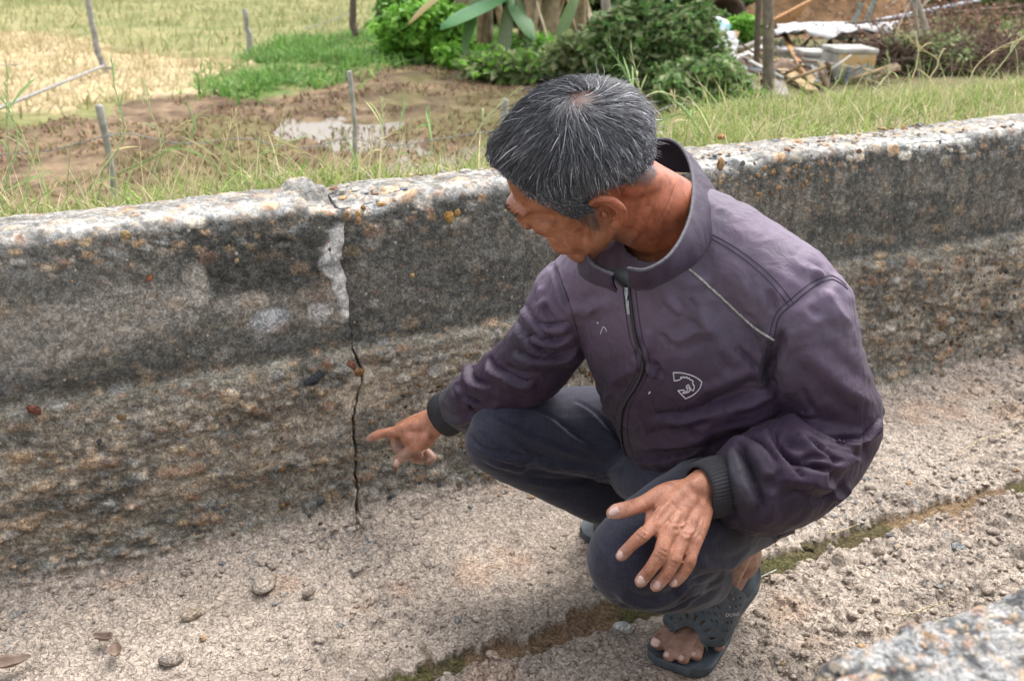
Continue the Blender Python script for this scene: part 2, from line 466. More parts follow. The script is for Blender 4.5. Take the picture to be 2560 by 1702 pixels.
def blob(u, z, cu, cz, ru, rz, P, seed, rag=.5, soft=.25):
    d = np.sqrt(((u - cu) / ru) ** 2 + ((z - cz) / rz) ** 2) + rag * (fbm(P, 18, 4, seed) - .5) * 1.6
    return 1 - sstep(1 - soft, 1 + soft, d)

def wall_fields(U, prof, pn, side):
    """U: along, side -1 left block, +1 right block. returns V, colours"""
    Ug = np.broadcast_to(U[:, None], (len(U), len(prof))); v0 = np.broadcast_to(prof[:, 0], Ug.shape); z0 = np.broadcast_to(prof[:, 1], Ug.shape)
    P = np.stack([Ug, v0 * .9 + 0 * Ug, z0], -1)
    face = sstep(2.02, 1.95, v0); top = sstep(.67, .695, z0) ; lower = sstep(.405, .375, z0) * face; upper = face * (1 - lower) * (1 - top)
    hN = 0.020 * (fbm(P, 2.5, 3, 81) - .5) + .008 * (fbm(P, 11, 3, 82) - .5) + .0042 * (fbm(P, 45, 3, 83) - .5) + .003 * (fbm(P, 120, 2, 84) - .5)
    # exposed aggregate: pebbles in the lower courses, fewer above
    S = np.broadcast_to(np.cumsum(np.r_[0, np.linalg.norm(np.diff(prof, axis=0), axis=1)]), Ug.shape)
    Q = np.stack([Ug, S], -1)
    Qe = Q * np.array([.75, 1.25])
    rough_low = lower * (0.35 + .65 * sstep(.42, .6, fbm(Q * [1, 3], 4, 3, 85)))
    for sc, amp, dens, sd in ((26, .010, .30, 91), (48, .0065, .55, 92), (95, .0035, .7, 93)):
        d, s2, k = worley(Qe, sc, sd, dens); r = .30 + .25 * k
        dome = np.sqrt(np.clip(1 - (d / r) ** 2, 0, 1))
        hN = hN + amp * dome * (rough_low + .12 * upper * (k > .6) + .30 * top + .15 * face * sstep(.62, .68, z0))
    # water-worn ledges in the lower course
    hN = hN + lower * .012 * (fbm(Q * [1.6, 6], 3.6, 4, 86) - .5) * 1.0
    # hollow shadow groove where the two pours meet
    hN = hN - .017 * np.exp(-((z0 - (.385 + .012 * (fbm(Q * [1, 0], 4, 2, 87) - .5))) / .010) ** 2) * face * sstep(1.2, .3, Ug)
    # broken arris
    chip = sstep(.50, .70, fbm(Q, 9, 3, 88)) * np.exp(-((z0 - .692) / .022) ** 2) * np.exp(-((v0 - 1.955) / .03) ** 2)
    hN = hN - .016 * chip
    if side < 0:   # the loose broken lump of the left block's end
        hN = hN - .020 * top * sstep(UC - .075, UC - .060, Ug + .03 * (fbm(Q, 14, 2, 89) - .5)) * sstep(2.06, 2.02, v0)
        hN = hN + .016 * top * sstep(.035, .02, np.abs(Ug - UC + .055) + .02 * (fbm(Q, 30, 2, 189) - .5)) * sstep(2.03, 2.06, v0)
        # long pit in the face
        hN = hN - .012 * np.exp(-(((z0 - .632) - .1 * (Ug - .42)) / .003) ** 2) * sstep(.365, .385, Ug) * sstep(.425, .405, Ug) * face
    else:
        hN = hN - .012 * top * np.exp(-((Ug - UC) / .05) ** 2) - .012 * upper * np.exp(-((Ug - UC) / .02) ** 2)
    V = cw(Ug, v0 + pn[:, 0] * hN, z0 + pn[:, 1] * hN)
    # ---- colour
    n1 = fbm(P, 5, 5, 101, .6); n2 = fbm(P, 22, 4, 102, .62); n3 = fbm(P, 75, 3, 103)
    mould = np.array([.060, .060, .053]); brown = np.array([.135, .118, .094]); pale = np.array([.30, .272, .230]); grey = np.array([.22, .215, .205])
    c = mix(brown, pale, sstep(.40, .68, n2 * .6 + n1 * .4)[..., None] * .8)
    k_dark = sstep(.42, .54, n1 * .5 + n2 * .5)
    du = np.abs(Ug - .35)
    c = mix(c, mould, (upper * (.12 + .66 * k_dark))[..., None])
    c = mix(c, grey, (upper * sstep(.1, -.3, Ug) * .35 * sstep(.4, .6, n1))[..., None])
    # black growth gathered under the top and along the foot of the upper pour
    c = mix(c, mould * .8, (upper * .8 * sstep(.47, .40, z0 + .08 * (n1 - .5)))[..., None])
    c = mix(c, mould * .9, (upper * .75 * sstep(.60, .68, z0 + .1 * (n1 - .5)) * sstep(.1, .35, Ug))[..., None])
    B = lambda px, py, ru, rz, sd, **kw: blob(Ug, z0, *wall_uz(px * D2P, py * D2P), ru, rz, P, sd, **kw) * face
    pp = np.array([.40, .385, .36])
    c = mix(c, mould * .70, (B(640, 605, .15, .065, 201) * .90)[..., None])
    c = mix(c, mould * .75, (B(490, 580, .05, .06, 211) * .8)[..., None])
    c = mix(c, mould * .8, (B(860, 740, .04, .03, 212) * .8)[..., None])
    c = mix(c, mould * .8, (B(960, 560, .13, .05, 213) * .45)[..., None])
    c = mix(c, mould * .8, (B(1100, 640, .15, .04, 214) * .55)[..., None])
    c = mix(c, pale * .95, (B(455, 660, .022, .045, 202) * .7)[..., None])
    c = mix(c, pale * .85, (B(560, 700, .06, .022, 203) * .6)[..., None])
    c = mix(c, pale * .80, (B(300, 720, .13, .06, 204) * .55)[..., None])
    c = mix(c, pale * .75, (B(100, 780, .16, .06, 205) * .45)[..., None])
    c = mix(c, np.array([.27, .275, .28]), (B(625, 735, .038, .024, 206) * .75)[..., None])
    c = mix(c, pp * .8, (B(740, 720, .025, .02, 207) * .7)[..., None])
    # streaks of the right block
    st = sstep(.45, .62, fbm(Q * [9, .8], 6, 3, 104)); c = mix(c, mould * .8, (upper * sstep(1.0, 1.5, Ug) * st * .55)[..., None])
    c = mix(c, mould * .7, (blob(Ug, z0, 2.05, .50, .30, .05, P, 215) * upper * .55)[..., None])
    # pale smear of mortar down the joint
    if side < 0:
        mu = Ug - (UC + crack_w(z0)); ww = .012 + .026 * np.exp(-((z0 - .575) / .06) ** 2) + .008 * (z0 > .6)
        mo = sstep(-ww - .006, -ww + .004, mu + .014 * (n2 - .5)) * sstep(.435, .46, z0) * sstep(.66, .64, z0)
        c = mix(c, pp * (.8 + .35 * n3)[..., None], (mo * .95)[..., None])
        c = mix(c, mould * 1.4, (mo * np.exp(-((z0 - .57) / .012) ** 2) * .8)[..., None])
    # top: bleached, with stones
    tc = mix(np.array([.40, .385, .355]), np.array([.25, .235, .21]), sstep(.42, .66, n2)[..., None])
    tc = mix(tc, np.array([.50, .495, .47]), (sstep(.50, .62, n1) * sstep(.3, -.2, Ug) * .7)[..., None])
    tc = mix(tc, mould * 1.8, (sstep(.60, .70, n2) * .6)[..., None])
    topm = np.maximum(sstep(.672, .690, z0 + .018 * (n2 - .5)), sstep(1.99, 2.03, v0))
    c = mix(c, tc * .70, topm[..., None])
    c = mix(c, np.array([.46, .45, .42]), (chip * .8)[..., None])
    # lower course: brown with rusty lights, greenish grey foot
    lc = mix(np.array([.148, .128, .100]), np.array([.262, .226, .174]), sstep(.42, .66, fbm(Q * [1, 2.4], 10, 5, 105, .62))[..., None])
    lc = mix(lc, np.array([.065, .062, .052]), (sstep(.52, .68, fbm(Q * [1, 3], 7, 4, 106, .6)) * .8)[..., None])
    lc = mix(lc, np.array([.085, .082, .065]), (sstep(.34, .375, z0 + .03 * (n1 - .5)) * .55)[..., None])
    foot = sstep(.155, .06, z0 + .10 * (fbm(Q, 3, 3, 107) - .5))
    lc = mix(lc, np.array([.118, .112, .094]) * (.7 + .6 * n3)[..., None], (foot * .9)[..., None])
    c = mix(c, lc, lower[..., None])
    # pebbles keep their own colours
    for sc, dens, sd, amt, lo in ((26, .30, 91, .55, 0), (48, .55, 92, .4, 0), (95, .7, 93, .30, .35)):
        d, s2, k = worley(Qe, sc, sd, dens); r = .30 + .25 * k; m = 1 - sstep(r * .75, r, d)
        kk = _hash((k * 99991).astype(np.int64), (k * 777).astype(np.int64), (k * 0).astype(np.int64), 5)
        sc_ = stone_cols(kk)
        vis = (lower * .75 + .20 * upper * (k > .55) + .8 * topm * .8 + sstep(.61, .67, z0) * face * (k > .5) * .8)
        c = mix(c, sc_ * mix(1.0, .55, lower)[..., None], (m * amt * np.clip(vis, 0, 1) * (kk > lo))[..., None])
    # dried mud drawn up the foot
    mud = sstep(.060, .02, z0 + .07 * (fbm(Q, 6, 4, 108) - .5) + .0 * Ug)
    c = mix(c, TAN * .66 * (.75 + .35 * n3)[..., None], (mud * face)[..., None])
    ce_ = np.hypot((Ug - .478) / .016, (v0 - 1.826) / .020)  # the crack opens into a hole in the mud
    V = V - (sstep(1.1, .6, ce_) * .05)[..., None] * np.array([0, 0, 1.]); c = mix(c, np.array([.03, .025, .02]), sstep(1.3, .8, ce_)[..., None])
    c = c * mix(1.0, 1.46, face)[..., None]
    calm = 1 - .62 * topm - .25 * face - .25 * upper * sstep(.25, -.1, Ug); calm = calm * (1 - .6 * mo) if side < 0 else calm; calm = np.clip(calm, .1, 1); c = np.concatenate([c, calm[..., None]], -1)
    return V, c
def wall_mat(name):
    m, nt, b = new_mat(name); a = N(nt, "Attribute"); a.attribute_name = "Col"; v = coords(nt)
    n1 = noise(nt, v, 210, 6, .7); n2 = noise(nt, v, 700, 3, .65); n3 = noise(nt, v, 70, 4, .6, .8)
    c = mixc(nt, a.outputs['Color'], ramp(nt, n1, [(.37, .42), (.47, .82), (.54, 1.12), (.66, 1.85)]), 1.0, 'MULTIPLY')
    c = mixc(nt, a.outputs['Color'], c, a.outputs['Alpha'])
    c = mixc(nt, c, ramp(nt, n2, [(.38, .68), (.5, 1.0), (.62, 1.4)]), 1.0, 'MULTIPLY')
    c = mixc(nt, c, ramp(nt, n3, [(.38, .66), (.5, 1.0), (.62, 1.42)]), 1.0, 'MULTIPLY')
    vo = N(nt, "TexVoronoi"); vo.inputs['Scale'].default_value = 110; nt.links.new(v, vo.inputs['Vector'])
    sep = N(nt, "SeparateColor"); nt.links.new(vo.outputs['Color'], sep.inputs[0])
    gm = mixc(nt, ramp(nt, vo.outputs['Distance'], [(.22, 1.0), (.34, 0.0)]), ramp(nt, sep.outputs[0], [(.955, 0.0), (.97, 1.0)]), 1.0, 'MULTIPLY')
    gc = ramp(nt, sep.outputs[1], [(.0, (.45, .40, .33)), (.35, (.50, .27, .12)), (.6, (.55, .52, .47)), (.8, (.33, .16, .08)), (1., (.22, .23, .23))])
    c = mixc(nt, c, gc, gm)
    nt.links.new(c, b.inputs['Base Color']); b.inputs['Roughness'].default_value = .92; b.inputs['Specular IOR Level'].default_value = .2
    h1 = bump(nt, n1, .9, .005); nt.links.new(bump(nt, n2, .6, .0016, h1), b.inputs['Normal']); return m
M_WALL = wall_mat("weathered_concrete")
wall = empty("canal_wall", cw(UC, 1.95, 0), "low weathered concrete canal wall behind the squatting man, cracked through from top to foot, with pale top", "wall")
gap = lambda z: 0.0012 + .0052 * sstep(.41, .36, z) + .004 * sstep(.05, .02, z)
for side in (-1, 1):
    if side < 0: U = np.concatenate([np.arange(-9, -1.0, .4), np.arange(-1.0, UC, .0052)]); U = np.append(U[U < UC - .004], UC)
    else: U = np.concatenate([[UC], np.arange(UC + .0052, 3.5, .0052), np.arange(3.5, 14, .4)])
    V, c = wall_fields(U, prof, pn, side)
    # bend the end of the block to the crack line
    z0 = prof[:, 1]; wv = crack_w(z0) + side * gap(z0) * .5
    near = np.clip(1 - np.abs(U - UC) / .12, 0, 1) ** 1.0
    V = V + (near[:, None] * wv[None, :])[..., None] * UW
    e = 0 if side > 0 else -1
    end = V[e] + VW * .05 * (np.abs(prof[:, 0] - 1.9) < .1)[:, None]          # the block's end face, seen inside the crack
    endc = c[e] * np.array([.5, .5, .5, 1])
    V = np.concatenate([V, end[None]] if side < 0 else [end[None], V]); c = np.concatenate([c, endc[None]] if side < 0 else [endc[None], c])
    wb = mesh_obj("wall_block", V.reshape(-1, 3), grid_faces(V.shape[0], V.shape[1])[:, ::-1], M_WALL, wall, col=c.reshape(-1, 4))
# ---------------- near wall (only its top is in view)
PR2 = np.array([[.49, -.02], [.48, .3], [.465, .6], [.454, .675], [.440, .696], [.39, .700], [.33, .698], [.28, .695], [.265, .66], [.26, .3]])
prof2, _ = resample(PR2, 0.0040)
k2 = (prof2[:, 1] > .58) | (np.arange(len(prof2)) % 8 == 0); prof2 = prof2[k2]
pn2 = np.gradient(prof2, axis=0); pn2 = nrm(np.stack([pn2[:, 1], -pn2[:, 0]], 1))
U = np.concatenate([np.arange(-3, .30, .1), np.arange(.30, 1.5, .0040), np.arange(1.5, 8, .3)])
Ug = np.broadcast_to(U[:, None], (len(U), len(prof2))); v0 = np.broadcast_to(prof2[:, 0], Ug.shape); z0 = np.broadcast_to(prof2[:, 1], Ug.shape)
P = np.stack([Ug, v0, z0], -1); Q = np.stack([Ug, v0 + z0], -1)
hN = .012 * (fbm(P, 6, 3, 301) - .5) + .006 * (fbm(P, 30, 3, 302) - .5) + .003 * (fbm(P, 110, 2, 303) - .5)
hN = hN - .02 * sstep(.5, .7, fbm(Q, 9, 3, 308)) * np.exp(-((v0 - .45) / .02) ** 2)
n2 = fbm(P, 30, 4, 304); n3 = fbm(P, 110, 3, 305)
c = mix(np.array([.29, .285, .275]), np.array([.075, .075, .075]), sstep(.46, .53, n2 * .5 + n3 * .5)[..., None])
for sc, amp, dens, sd in ((62, .0045, .42, 311), (115, .0028, .45, 312)):
    d, s2, k = worley(Q * [1, 1.0] + .02 * fbm(Q, 20, 2, 7)[..., None], sc, sd, dens); r = .26 + .2 * k
    hN = hN + amp * np.sqrt(np.clip(1 - (d / r) ** 2, 0, 1)); m = 1 - sstep(r * .85, r, d)
    kk = _hash((k * 99991).astype(np.int64), (k * 777).astype(np.int64), (k * 0).astype(np.int64), 8)
    c = mix(c, stone_cols(kk) * .6 + .06, (m * .75)[..., None])
c = mix(c, mix(np.array([.14, .12, .09]), np.array([.25, .2, .15]), n3[..., None]), sstep(.68, .64, z0)[..., None])
V = cw(Ug, v0 + pn2[:, 0] * hN, z0 + pn2[:, 1] * hN)
M_WALL2 = ground_mat("speckled_concrete", 260, .8)
nw = mesh_obj("canal_wall", V.reshape(-1, 3), grid_faces(V.shape[0], V.shape[1])[:, ::-1], M_WALL2, col=c.reshape(-1, 3))
tag(nw, "grey pebble-studded top of the near canal wall in the bottom right corner", "wall")

# ---------------- loose stones and clods: small, flattened, half sunk
_t = (1 + 5 ** .5) / 2
_iv = nrm(np.array([[-1, _t, 0], [1, _t, 0], [-1, -_t, 0], [1, -_t, 0], [0, -1, _t], [0, 1, _t], [0, -1, -_t], [0, 1, -_t], [_t, 0, -1], [_t, 0, 1], [-_t, 0, -1], [-_t, 0, 1]]))
_if = np.array([[0, 11, 5], [0, 5, 1], [0, 1, 7], [0, 7, 10], [0, 10, 11], [1, 5, 9], [5, 11, 4], [11, 10, 2], [10, 7, 6], [7, 1, 8], [3, 9, 4], [3, 4, 2], [3, 2, 6], [3, 6, 8], [3, 8, 9], [4, 9, 5], [2, 4, 11], [6, 2, 10], [8, 6, 7], [9, 8, 1]])
def _sub(V, F):
    V = list(map(tuple, V)); d = {}; out = []
    def mid(a, b_):
        k = (min(a, b_), max(a, b_))
        if k not in d: m_ = nrm(np.array(V[a]) + np.array(V[b_])); V.append(tuple(m_)); d[k] = len(V) - 1
        return d[k]
    for a, b_, c_ in F:
        ab, bc_, ca = mid(a, b_), mid(b_, c_), mid(c_, a); out += [[a, ab, ca], [b_, bc_, ab], [c_, ca, bc_], [ab, bc_, ca]]
    return np.array(V), np.array(out)
ICO = _sub(_iv, _if)
def stones(C, size, col, seed, ax1=None, ax2=None, ax3=None, flat=.55, rough=.5):
    R_ = np.random.default_rng(seed); n = len(C); T_, F_ = ICO; k = len(T_)
    a = R_.uniform(0, 2 * np.pi, n); e1 = np.array([1., 0, 0]) if ax1 is None else ax1; e2 = np.array([0, 1., 0]) if ax2 is None else ax2; e3 = np.array([0, 0, 1.]) if ax3 is None else ax3
    X1 = np.cos(a)[:, None] * e1 + np.sin(a)[:, None] * e2; X2 = -np.sin(a)[:, None] * e1 + np.cos(a)[:, None] * e2
    sx, sy, sz = size * R_.uniform(.85, 1.35, n), size * R_.uniform(.6, 1.0, n), size * flat * R_.uniform(.7, 1.2, n)
    P = T_[None] * np.ones((n, 1, 1)); P = P * (1 + rough * (vn(P * 1.6 + R_.uniform(0, 99, (n, 1, 3)), 1.0, seed) - .5))[..., None]
    V = C[:, None] + X1[:, None] * (P[..., 0] * sx[:, None])[..., None] + X2[:, None] * (P[..., 1] * sy[:, None])[..., None] + e3 * (P[..., 2] * sz[:, None])[..., None]
    return V.reshape(-1, 3), (np.arange(n)[:, None, None] * k + F_[None]).reshape(-1, 3), np.repeat(col, k, axis=0)
rs = np.random.default_rng(5)
n = 30000; u, v = rs.uniform(-.9, 3.2, n), rs.uniform(.56, 1.86, n); P = np.stack([u, v], -1)
big = sstep(.42, .70, fbm(P, 2.2, 3, 3)); right = sstep(.7, 1.2, u) * sstep(1.75, 1.4, v); foot_ = sstep(1.74, 1.82, v)
keep = rs.random(n) < .05 + .20 * big + .45 * right + .5 * foot_ * (u < 1.2); u, v = u[keep], v[keep]; n = len(u)
keep = (np.abs(v - joint_v(u)) > moss_w(u) * .8) | (rs.random(n) < .12); u, v = u[keep], v[keep]; n = len(u)
h_, c_ = floor_fields(u, v); h_ = tread(h_ + .012 * sstep(1.62, 1.86, v), u, v)
size = np.clip(np.exp(rs.normal(math.log(.0042), .50, n)), .0018, .020); col = c_ * rs.uniform(.85, 1.15, (n, 1))
gk = rs.random(n); col = np.where((gk < .02)[:, None], np.array([.20, .205, .20]), col); col = np.where((gk > .985)[:, None], np.array([.45, .30, .17]), col)
far_foot = np.ones(n, bool)
for cc_, r_ in FOOT_SPOTS: far_foot &= np.hypot(u - cc_ @ UW, v - cc_ @ VW) > r_ * .8
u, v, h_, size, col = [q[far_foot] for q in (u, v, h_, size, col)]
V, F, C_ = stones(cw(u, v, h_ + size * .12), size, col, 6)
gr = mesh_obj("gravel", V, F, M_FLOOR, col=C_); tag(gr, "small stones and crumbs of dried mud lying on the canal bed", "gravel", kind="stuff")
# stones standing proud of the walls
n = 2300; u = rs.uniform(-.9, 3.3, n); u = np.where((u < UC) & (rs.random(n) < .5), u + 1.5, u); z = np.where(rs.random(n) < .80, rs.uniform(.02, .37, n), rs.uniform(.60, .69, n)); vv_ = np.interp(z, PROF[:16, 1], PROF[:16, 0])
kk = rs.random(n); size = np.clip(np.exp(rs.normal(math.log(.0045), .42, n)), .002, .013); low = (z < .4)[:, None]
col = np.where(low, stone_cols(kk) * .36, stone_cols(kk) * .62) * rs.uniform(.8, 1.2, (n, 1))
V1, F1, C1 = stones(cw(u, vv_ + size * .18, z), size, col, 7, UW, np.array([0, 0, 1.]), VW, .5)
n = 520; u = rs.uniform(UC, 3.3, n); vt = rs.uniform(1.96, 2.10, n); size = np.clip(np.exp(rs.normal(math.log(.0045), .45, n)), .002, .014); kk = rs.random(n)
V2, F2, C2 = stones(cw(u, vt, .703 - size * .12), size, .75 * stone_cols(kk) * rs.uniform(.8, 1.1, (n, 1)), 8, flat=.45)
mb = MB(); mb.add(V1, F1, C1); mb.add(V2, F2, C2); o = mb.build("embedded_pebbles", M_FLOOR, wall); o['kind'] = "stuff"
# the few large stones one can point at
for (px, py, sz, c3, up_) in ((925, 435, .017, (.20, .22, .25), 1), (1035, 500, .015, (.58, .33, .10), 0), (800, 497, .014, (.40, .28, .18), 0), (825, 491, .009, (.62, .42, .18), 0), (790, 455, .013, (.55, .38, .20), 1), (878, 470, .010, (.60, .36, .16), 1),
                              (345, 640, .008, (.40, .16, .08), 0), (290, 540, .012, (.50, .36, .18), 0), (810, 843, .015, (.24, .10, .07), 2), (828, 858, .015, (.30, .15, .06), 2), (725, 873, .022, (.07, .075, .085), 2), (78, 943, .013, (.22, .09, .06), 2), (950, 635, .009, (.50, .34, .14), 0), (1055, 490, .010, (.5, .3, .12), 0), (1660, 315, .014, (.50, .25, .12), 1)):
    sz *= .9; c3 = tuple(.75 * np.array(c3))
    if up_ == 1: p = G(px * D2P, py * D2P, .703 - sz * .25)
    else:
        vv0 = 1.934 if up_ == 0 else 1.897; r = ray(px * D2P, py * D2P); t = (vv0 - C0 @ VW) / (r @ VW); p = C0 + r * t + VW * sz * .32
    V, F, C_ = stones(p[None], np.array([sz]), np.array([c3]), int(px), *( (None, None, None) if up_ == 1 else (UW, np.array([0, 0, 1.]), VW)), flat=.5, rough=.35)
    mesh_obj("stone", V, F, M_FLOOR, wall, col=C_)
n = 700; u = rs.uniform(.35, 1.5, n); vt = rs.uniform(.28, .432, n); size = np.clip(np.exp(rs.normal(math.log(.0036), .34, n)), .0015, .0062)
V, F, C_ = stones(cw(u, vt, .700 - size * .25), size, (stone_cols(rs.random(n)) * .7 + .08) * rs.uniform(.6, 1.05, (n, 1)), 9, flat=.5, rough=.4)
o = mesh_obj("embedded_pebbles", V, F, M_FLOOR, nw, col=C_); o['kind'] = "stuff"
# loose things on the canal bed
def single(px, py, sz, col, name, label, cat, seed, flat=.6):
    p = G(px * D2P, py * D2P, .012); V, F, C_ = stones(p[None] * 0, np.array([sz]), np.array([col]), seed, flat=flat, rough=.5); o = mesh_obj(name, V, F, M_FLOOR, col=C_); o.location = tuple(p); sb = o.modifiers.new("s", 'SUBSURF'); sb.levels = 1; sb.render_levels = 1
    return tag(o, label, cat)
single(1437, 1443, .017, (.50, .50, .48), "pebble", "white and grey pebble in the mossy joint left of the sandal", "pebble", 41)
single(605, 1345, .028, (.36, .305, .25), "mud_clod", "largest mud-coated clod on the bed, left of the middle", "clod", 42, .4)
single(710, 1362, .018, (.33, .275, .23), "mud_clod", "dark rounded mud clod right of the largest one", "clod", 43)
single(440, 1412, .022, (.33, .27, .20), "mud_clod", "flat mud clod between the dead leaves and the largest clod", "clod", 44, .4)
single(395, 1515, .020, (.33, .28, .235), "mud_clod", "rounded mud clod near the bottom edge, right of the dead leaves", "clod", 45)
single(2030, 1268, .020, (.36, .30, .24), "pebble", "smooth pale pebble half buried on the near side of the mossy joint", "pebble", 46)
def straw(pts, r, label, z=.02, col=(.46, .38, .24)):
    P = np.array([G(x * D2P, y * D2P, z) for x, y in pts]); mb = MB(); tube(mb, P, [r] * (len(P) - 1) + [r * .5], r * .6, seg=6, n=5, c=np.array(col)); o = mb.build("straw", M_FLOOR); return tag(o, label, "straw", "straws lying on the canal bed")
straw([(1725, 1338), (1755, 1325), (1788, 1310)], .0022, "short pale straw beside the sandal's heel", .022, (.5, .5, .46))
straw([(1900, 1226), (1930, 1222), (1978, 1204)], .0018, "thin straw beyond the joint, right of the trouser seat")
straw([(2045, 1410), (2090, 1412), (2140, 1395), (2190, 1382)], .0018, "longest curved straw, between the joint and the near wall")
straw([(2210, 1040), (2260, 1010), (2330, 995), (2357, 975)], .0020, "bent dry stem at the right edge above the joint")
straw([(2280, 915), (2310, 940), (2340, 975)], .0018, "short dry stem crossing the bent one at the right edge")
straw([(210, 1470), (250, 1463), (300, 1462)], .0012, "tiny dark leaf stalk above the curled leaf", .02, (.22, .15, .12))
M_DLEAF = simple("curled_leaf", (.27, .20, .155), .85, (.17, .12, .09), 60, .4, .003)
def curled(px, py, L, W, ang, label, seed):
    R_ = np.random.default_rng(seed); s_ = np.linspace(-1, 1, 15); A_, B_ = np.meshgrid(s_, s_, indexing='ij'); wd = np.sqrt(np.clip(1 - A_ ** 2, 0, 1)) * (1 - .3 * A_)
    X_, Y_ = A_ * L, B_ * W * wd; Z_ = .012 * B_ ** 2 * wd + .010 * A_ ** 2 + .006 * (fbm(np.stack([X_, Y_], -1), 60, 2, seed) - .5); c_, s__ = math.cos(ang), math.sin(ang)
    V = np.stack([X_ * c_ - Y_ * s__, X_ * s__ + Y_ * c_, Z_], -1).reshape(-1, 3); o = mesh_obj("dead_leaf", V, grid_faces(15, 15), M_DLEAF); o.location = tuple(G(px * D2P, py * D2P, .022)); m_ = o.modifiers.new("t", 'SOLIDIFY'); m_.thickness = .0008; return tag(o, label, "dead leaf")
curled(237, 1472, .020, .010, 2.9, "pale brown curled leaf, upper of the two on the bed at the left", 1)
curled(267, 1502, .020, .012, 1.9, "reddish brown curled leaf, lower of the two on the bed at the left", 2)
curled(30, 1530, .030, .014, .5, "large mud-coated leaf at the bottom left corner", 3)
# ================================================================== LAND BEHIND THE WALL
ZM = -.35                                                    # level of the marsh
def bank_edge(u): return 2.37 + .58 * sstep(.9, 2.7, u) + .10 * (vn(np.stack([u, 0 * u], -1), 1.3, 77) - .5)
def in_poly(X, poly):
    x, y = X[..., 0], X[..., 1]; ins = np.zeros(x.shape, bool); n = len(poly)
    for i in range(n):
        x1, y1 = poly[i]; x2, y2 = poly[(i + 1) % n]
        c = ((y1 > y) != (y2 > y)) & (x < (x2 - x1) * (y - y1) / (y2 - y1 + 1e-9) + x1); ins ^= c
    return ins
def ground_poly(pts): return [tuple(G(x * D2P, y * D2P, ZM)[:2]) for x, y in pts]
PO_MUD = ground_poly([(-300, 600), (-300, 330), (0, 300), (230, 262), (430, 215), (560, 222), (700, 190), (860, 150), (940, 130), (1080, 150), (1300, 190), (1500, 230), (1500, 600)])
PO_STRAW = ground_poly([(-400, 60), (0, 78), (120, 82), (330, 130), (560, 150), (520, 205), (380, 212), (200, 245), (60, 268), (-400, 300)])
PO_GREEN = ground_poly([(500, 190), (560, 140), (700, 105), (900, 92), (1100, 80), (1200, 120), (900, 150), (760, 178), (650, 222), (560, 228)])
PO_YARD = ground_poly([(1600, 60), (1750, 0), (2700, 0), (2700, 260), (1500, 260)])
def gz(X):
    u, v = X[..., 0] * UW[0] + X[..., 1] * UW[1], X[..., 0] * VW[0] + X[..., 1] * VW[1]
    e = bank_edge(u); s = sstep(e, e + 1.25, v)
    zb = .635 + .03 * (fbm(X[..., :2], 4, 3, 31) - .5) - .03 * sstep(2.3, e, v)
    zm = ZM + .16 * (fbm(X[..., :2], .8, 4, 32) - .5) + .06 * (fbm(X[..., :2], 6, 3, 33) - .5) + .05 * sstep(14, 40, v)
    return zb * (1 - s) + zm * s
rows_v = np.concatenate([np.arange(2.09, 5, .035), np.geomspace(5, 220, 190)])
cols_u = np.concatenate([-np.geomspace(2.0, 160, 60)[::-1], np.arange(-2, 9, .06), np.geomspace(9, 240, 100)])
UU, VV = np.meshgrid(cols_u, rows_v, indexing='ij'); X = (cw(UU, VV, 0))[..., :2]
wob = np.stack([fbm(X, 1.1, 3, 35) - .5, fbm(X, 1.1, 3, 36) - .5], -1) * 1.3
Z = gz(X); mud, straw, green, yard = [in_poly(X + wob, p).astype(float) for p in (PO_MUD, PO_STRAW, PO_GREEN, PO_YARD)]
Z = Z + .10 * green * fbm(X, .9, 2, 37) + .05 * straw
n1, n2 = fbm(X, 2.2, 4, 38), fbm(X, .35, 3, 39)
c = mix(np.array([.155, .165, .060]), np.array([.27, .245, .115]), sstep(.35, .65, n1 * .6 + n2 * .4)[..., None])
c = mix(c, np.array([.44, .345, .205]) * (.8 + .4 * n1[..., None]), straw[..., None])
c = mix(c, np.array([.12, .17, .05]), (green * sstep(.35, .5, n1))[..., None])
c = mix(c, np.array([.135, .115, .065]), (yard * .8)[..., None])
mc = mix(np.array([.095, .062, .040]), np.array([.22, .155, .095]), sstep(.34, .66, n1 * .5 + .5 * fbm(X, 7, 3, 140))[..., None])
mc = mix(mc, np.array([.14, .13, .050]), (sstep(.45, .62, fbm(X, .9, 3, 40)) * .65)[..., None])
c = mix(c, mc, (mud * (1 - green))[..., None])
e = bank_edge(UU); c = mix(c, np.array([.20, .19, .09]), sstep(e + .55, e + .1, VV)[..., None])
M_LAND = attr_mat("land", .95, .1, .35, 9, .6, .03)
land = mesh_obj("terrain", np.concatenate([X, Z[..., None]], -1).reshape(-1, 3), grid_faces(len(cols_u), len(rows_v)), M_LAND, col=c.reshape(-1, 3))
tag(land, "grassy bank falling to a brown marsh and a yellow-green field", kind="structure")
m, nt, b = new_mat("shallow_water"); v = coords(nt); b.inputs['Base Color'].default_value = (.16, .125, .085, 1); b.inputs['Roughness'].default_value = .22; b.inputs['Specular IOR Level'].default_value = .3; b.inputs['IOR'].default_value = 1.22
nt.links.new(bump(nt, noise(nt, v, 3, 4), .25, .02), b.inputs['Normal'])
wp = [G(x * D2P, y * D2P, ZM)[:2] for x, y in ((600, 330), (700, 230), (860, 165), (960, 138), (1100, 165), (1240, 200), (1500, 250), (1500, 420), (900, 460), (600, 430))]
cen = np.mean(wp, 0); wv = [(*(np.array(q)), ZM - .012) for q in wp]; wv.append((*cen, ZM - .006)); k = len(wp)
wo = mesh_obj("marsh_water", wv, np.array([[i, (i + 1) % k, k] for i in range(k)]), m, smooth=False); tag(wo, "shallow brown water in the hollows of the marsh", kind="structure")
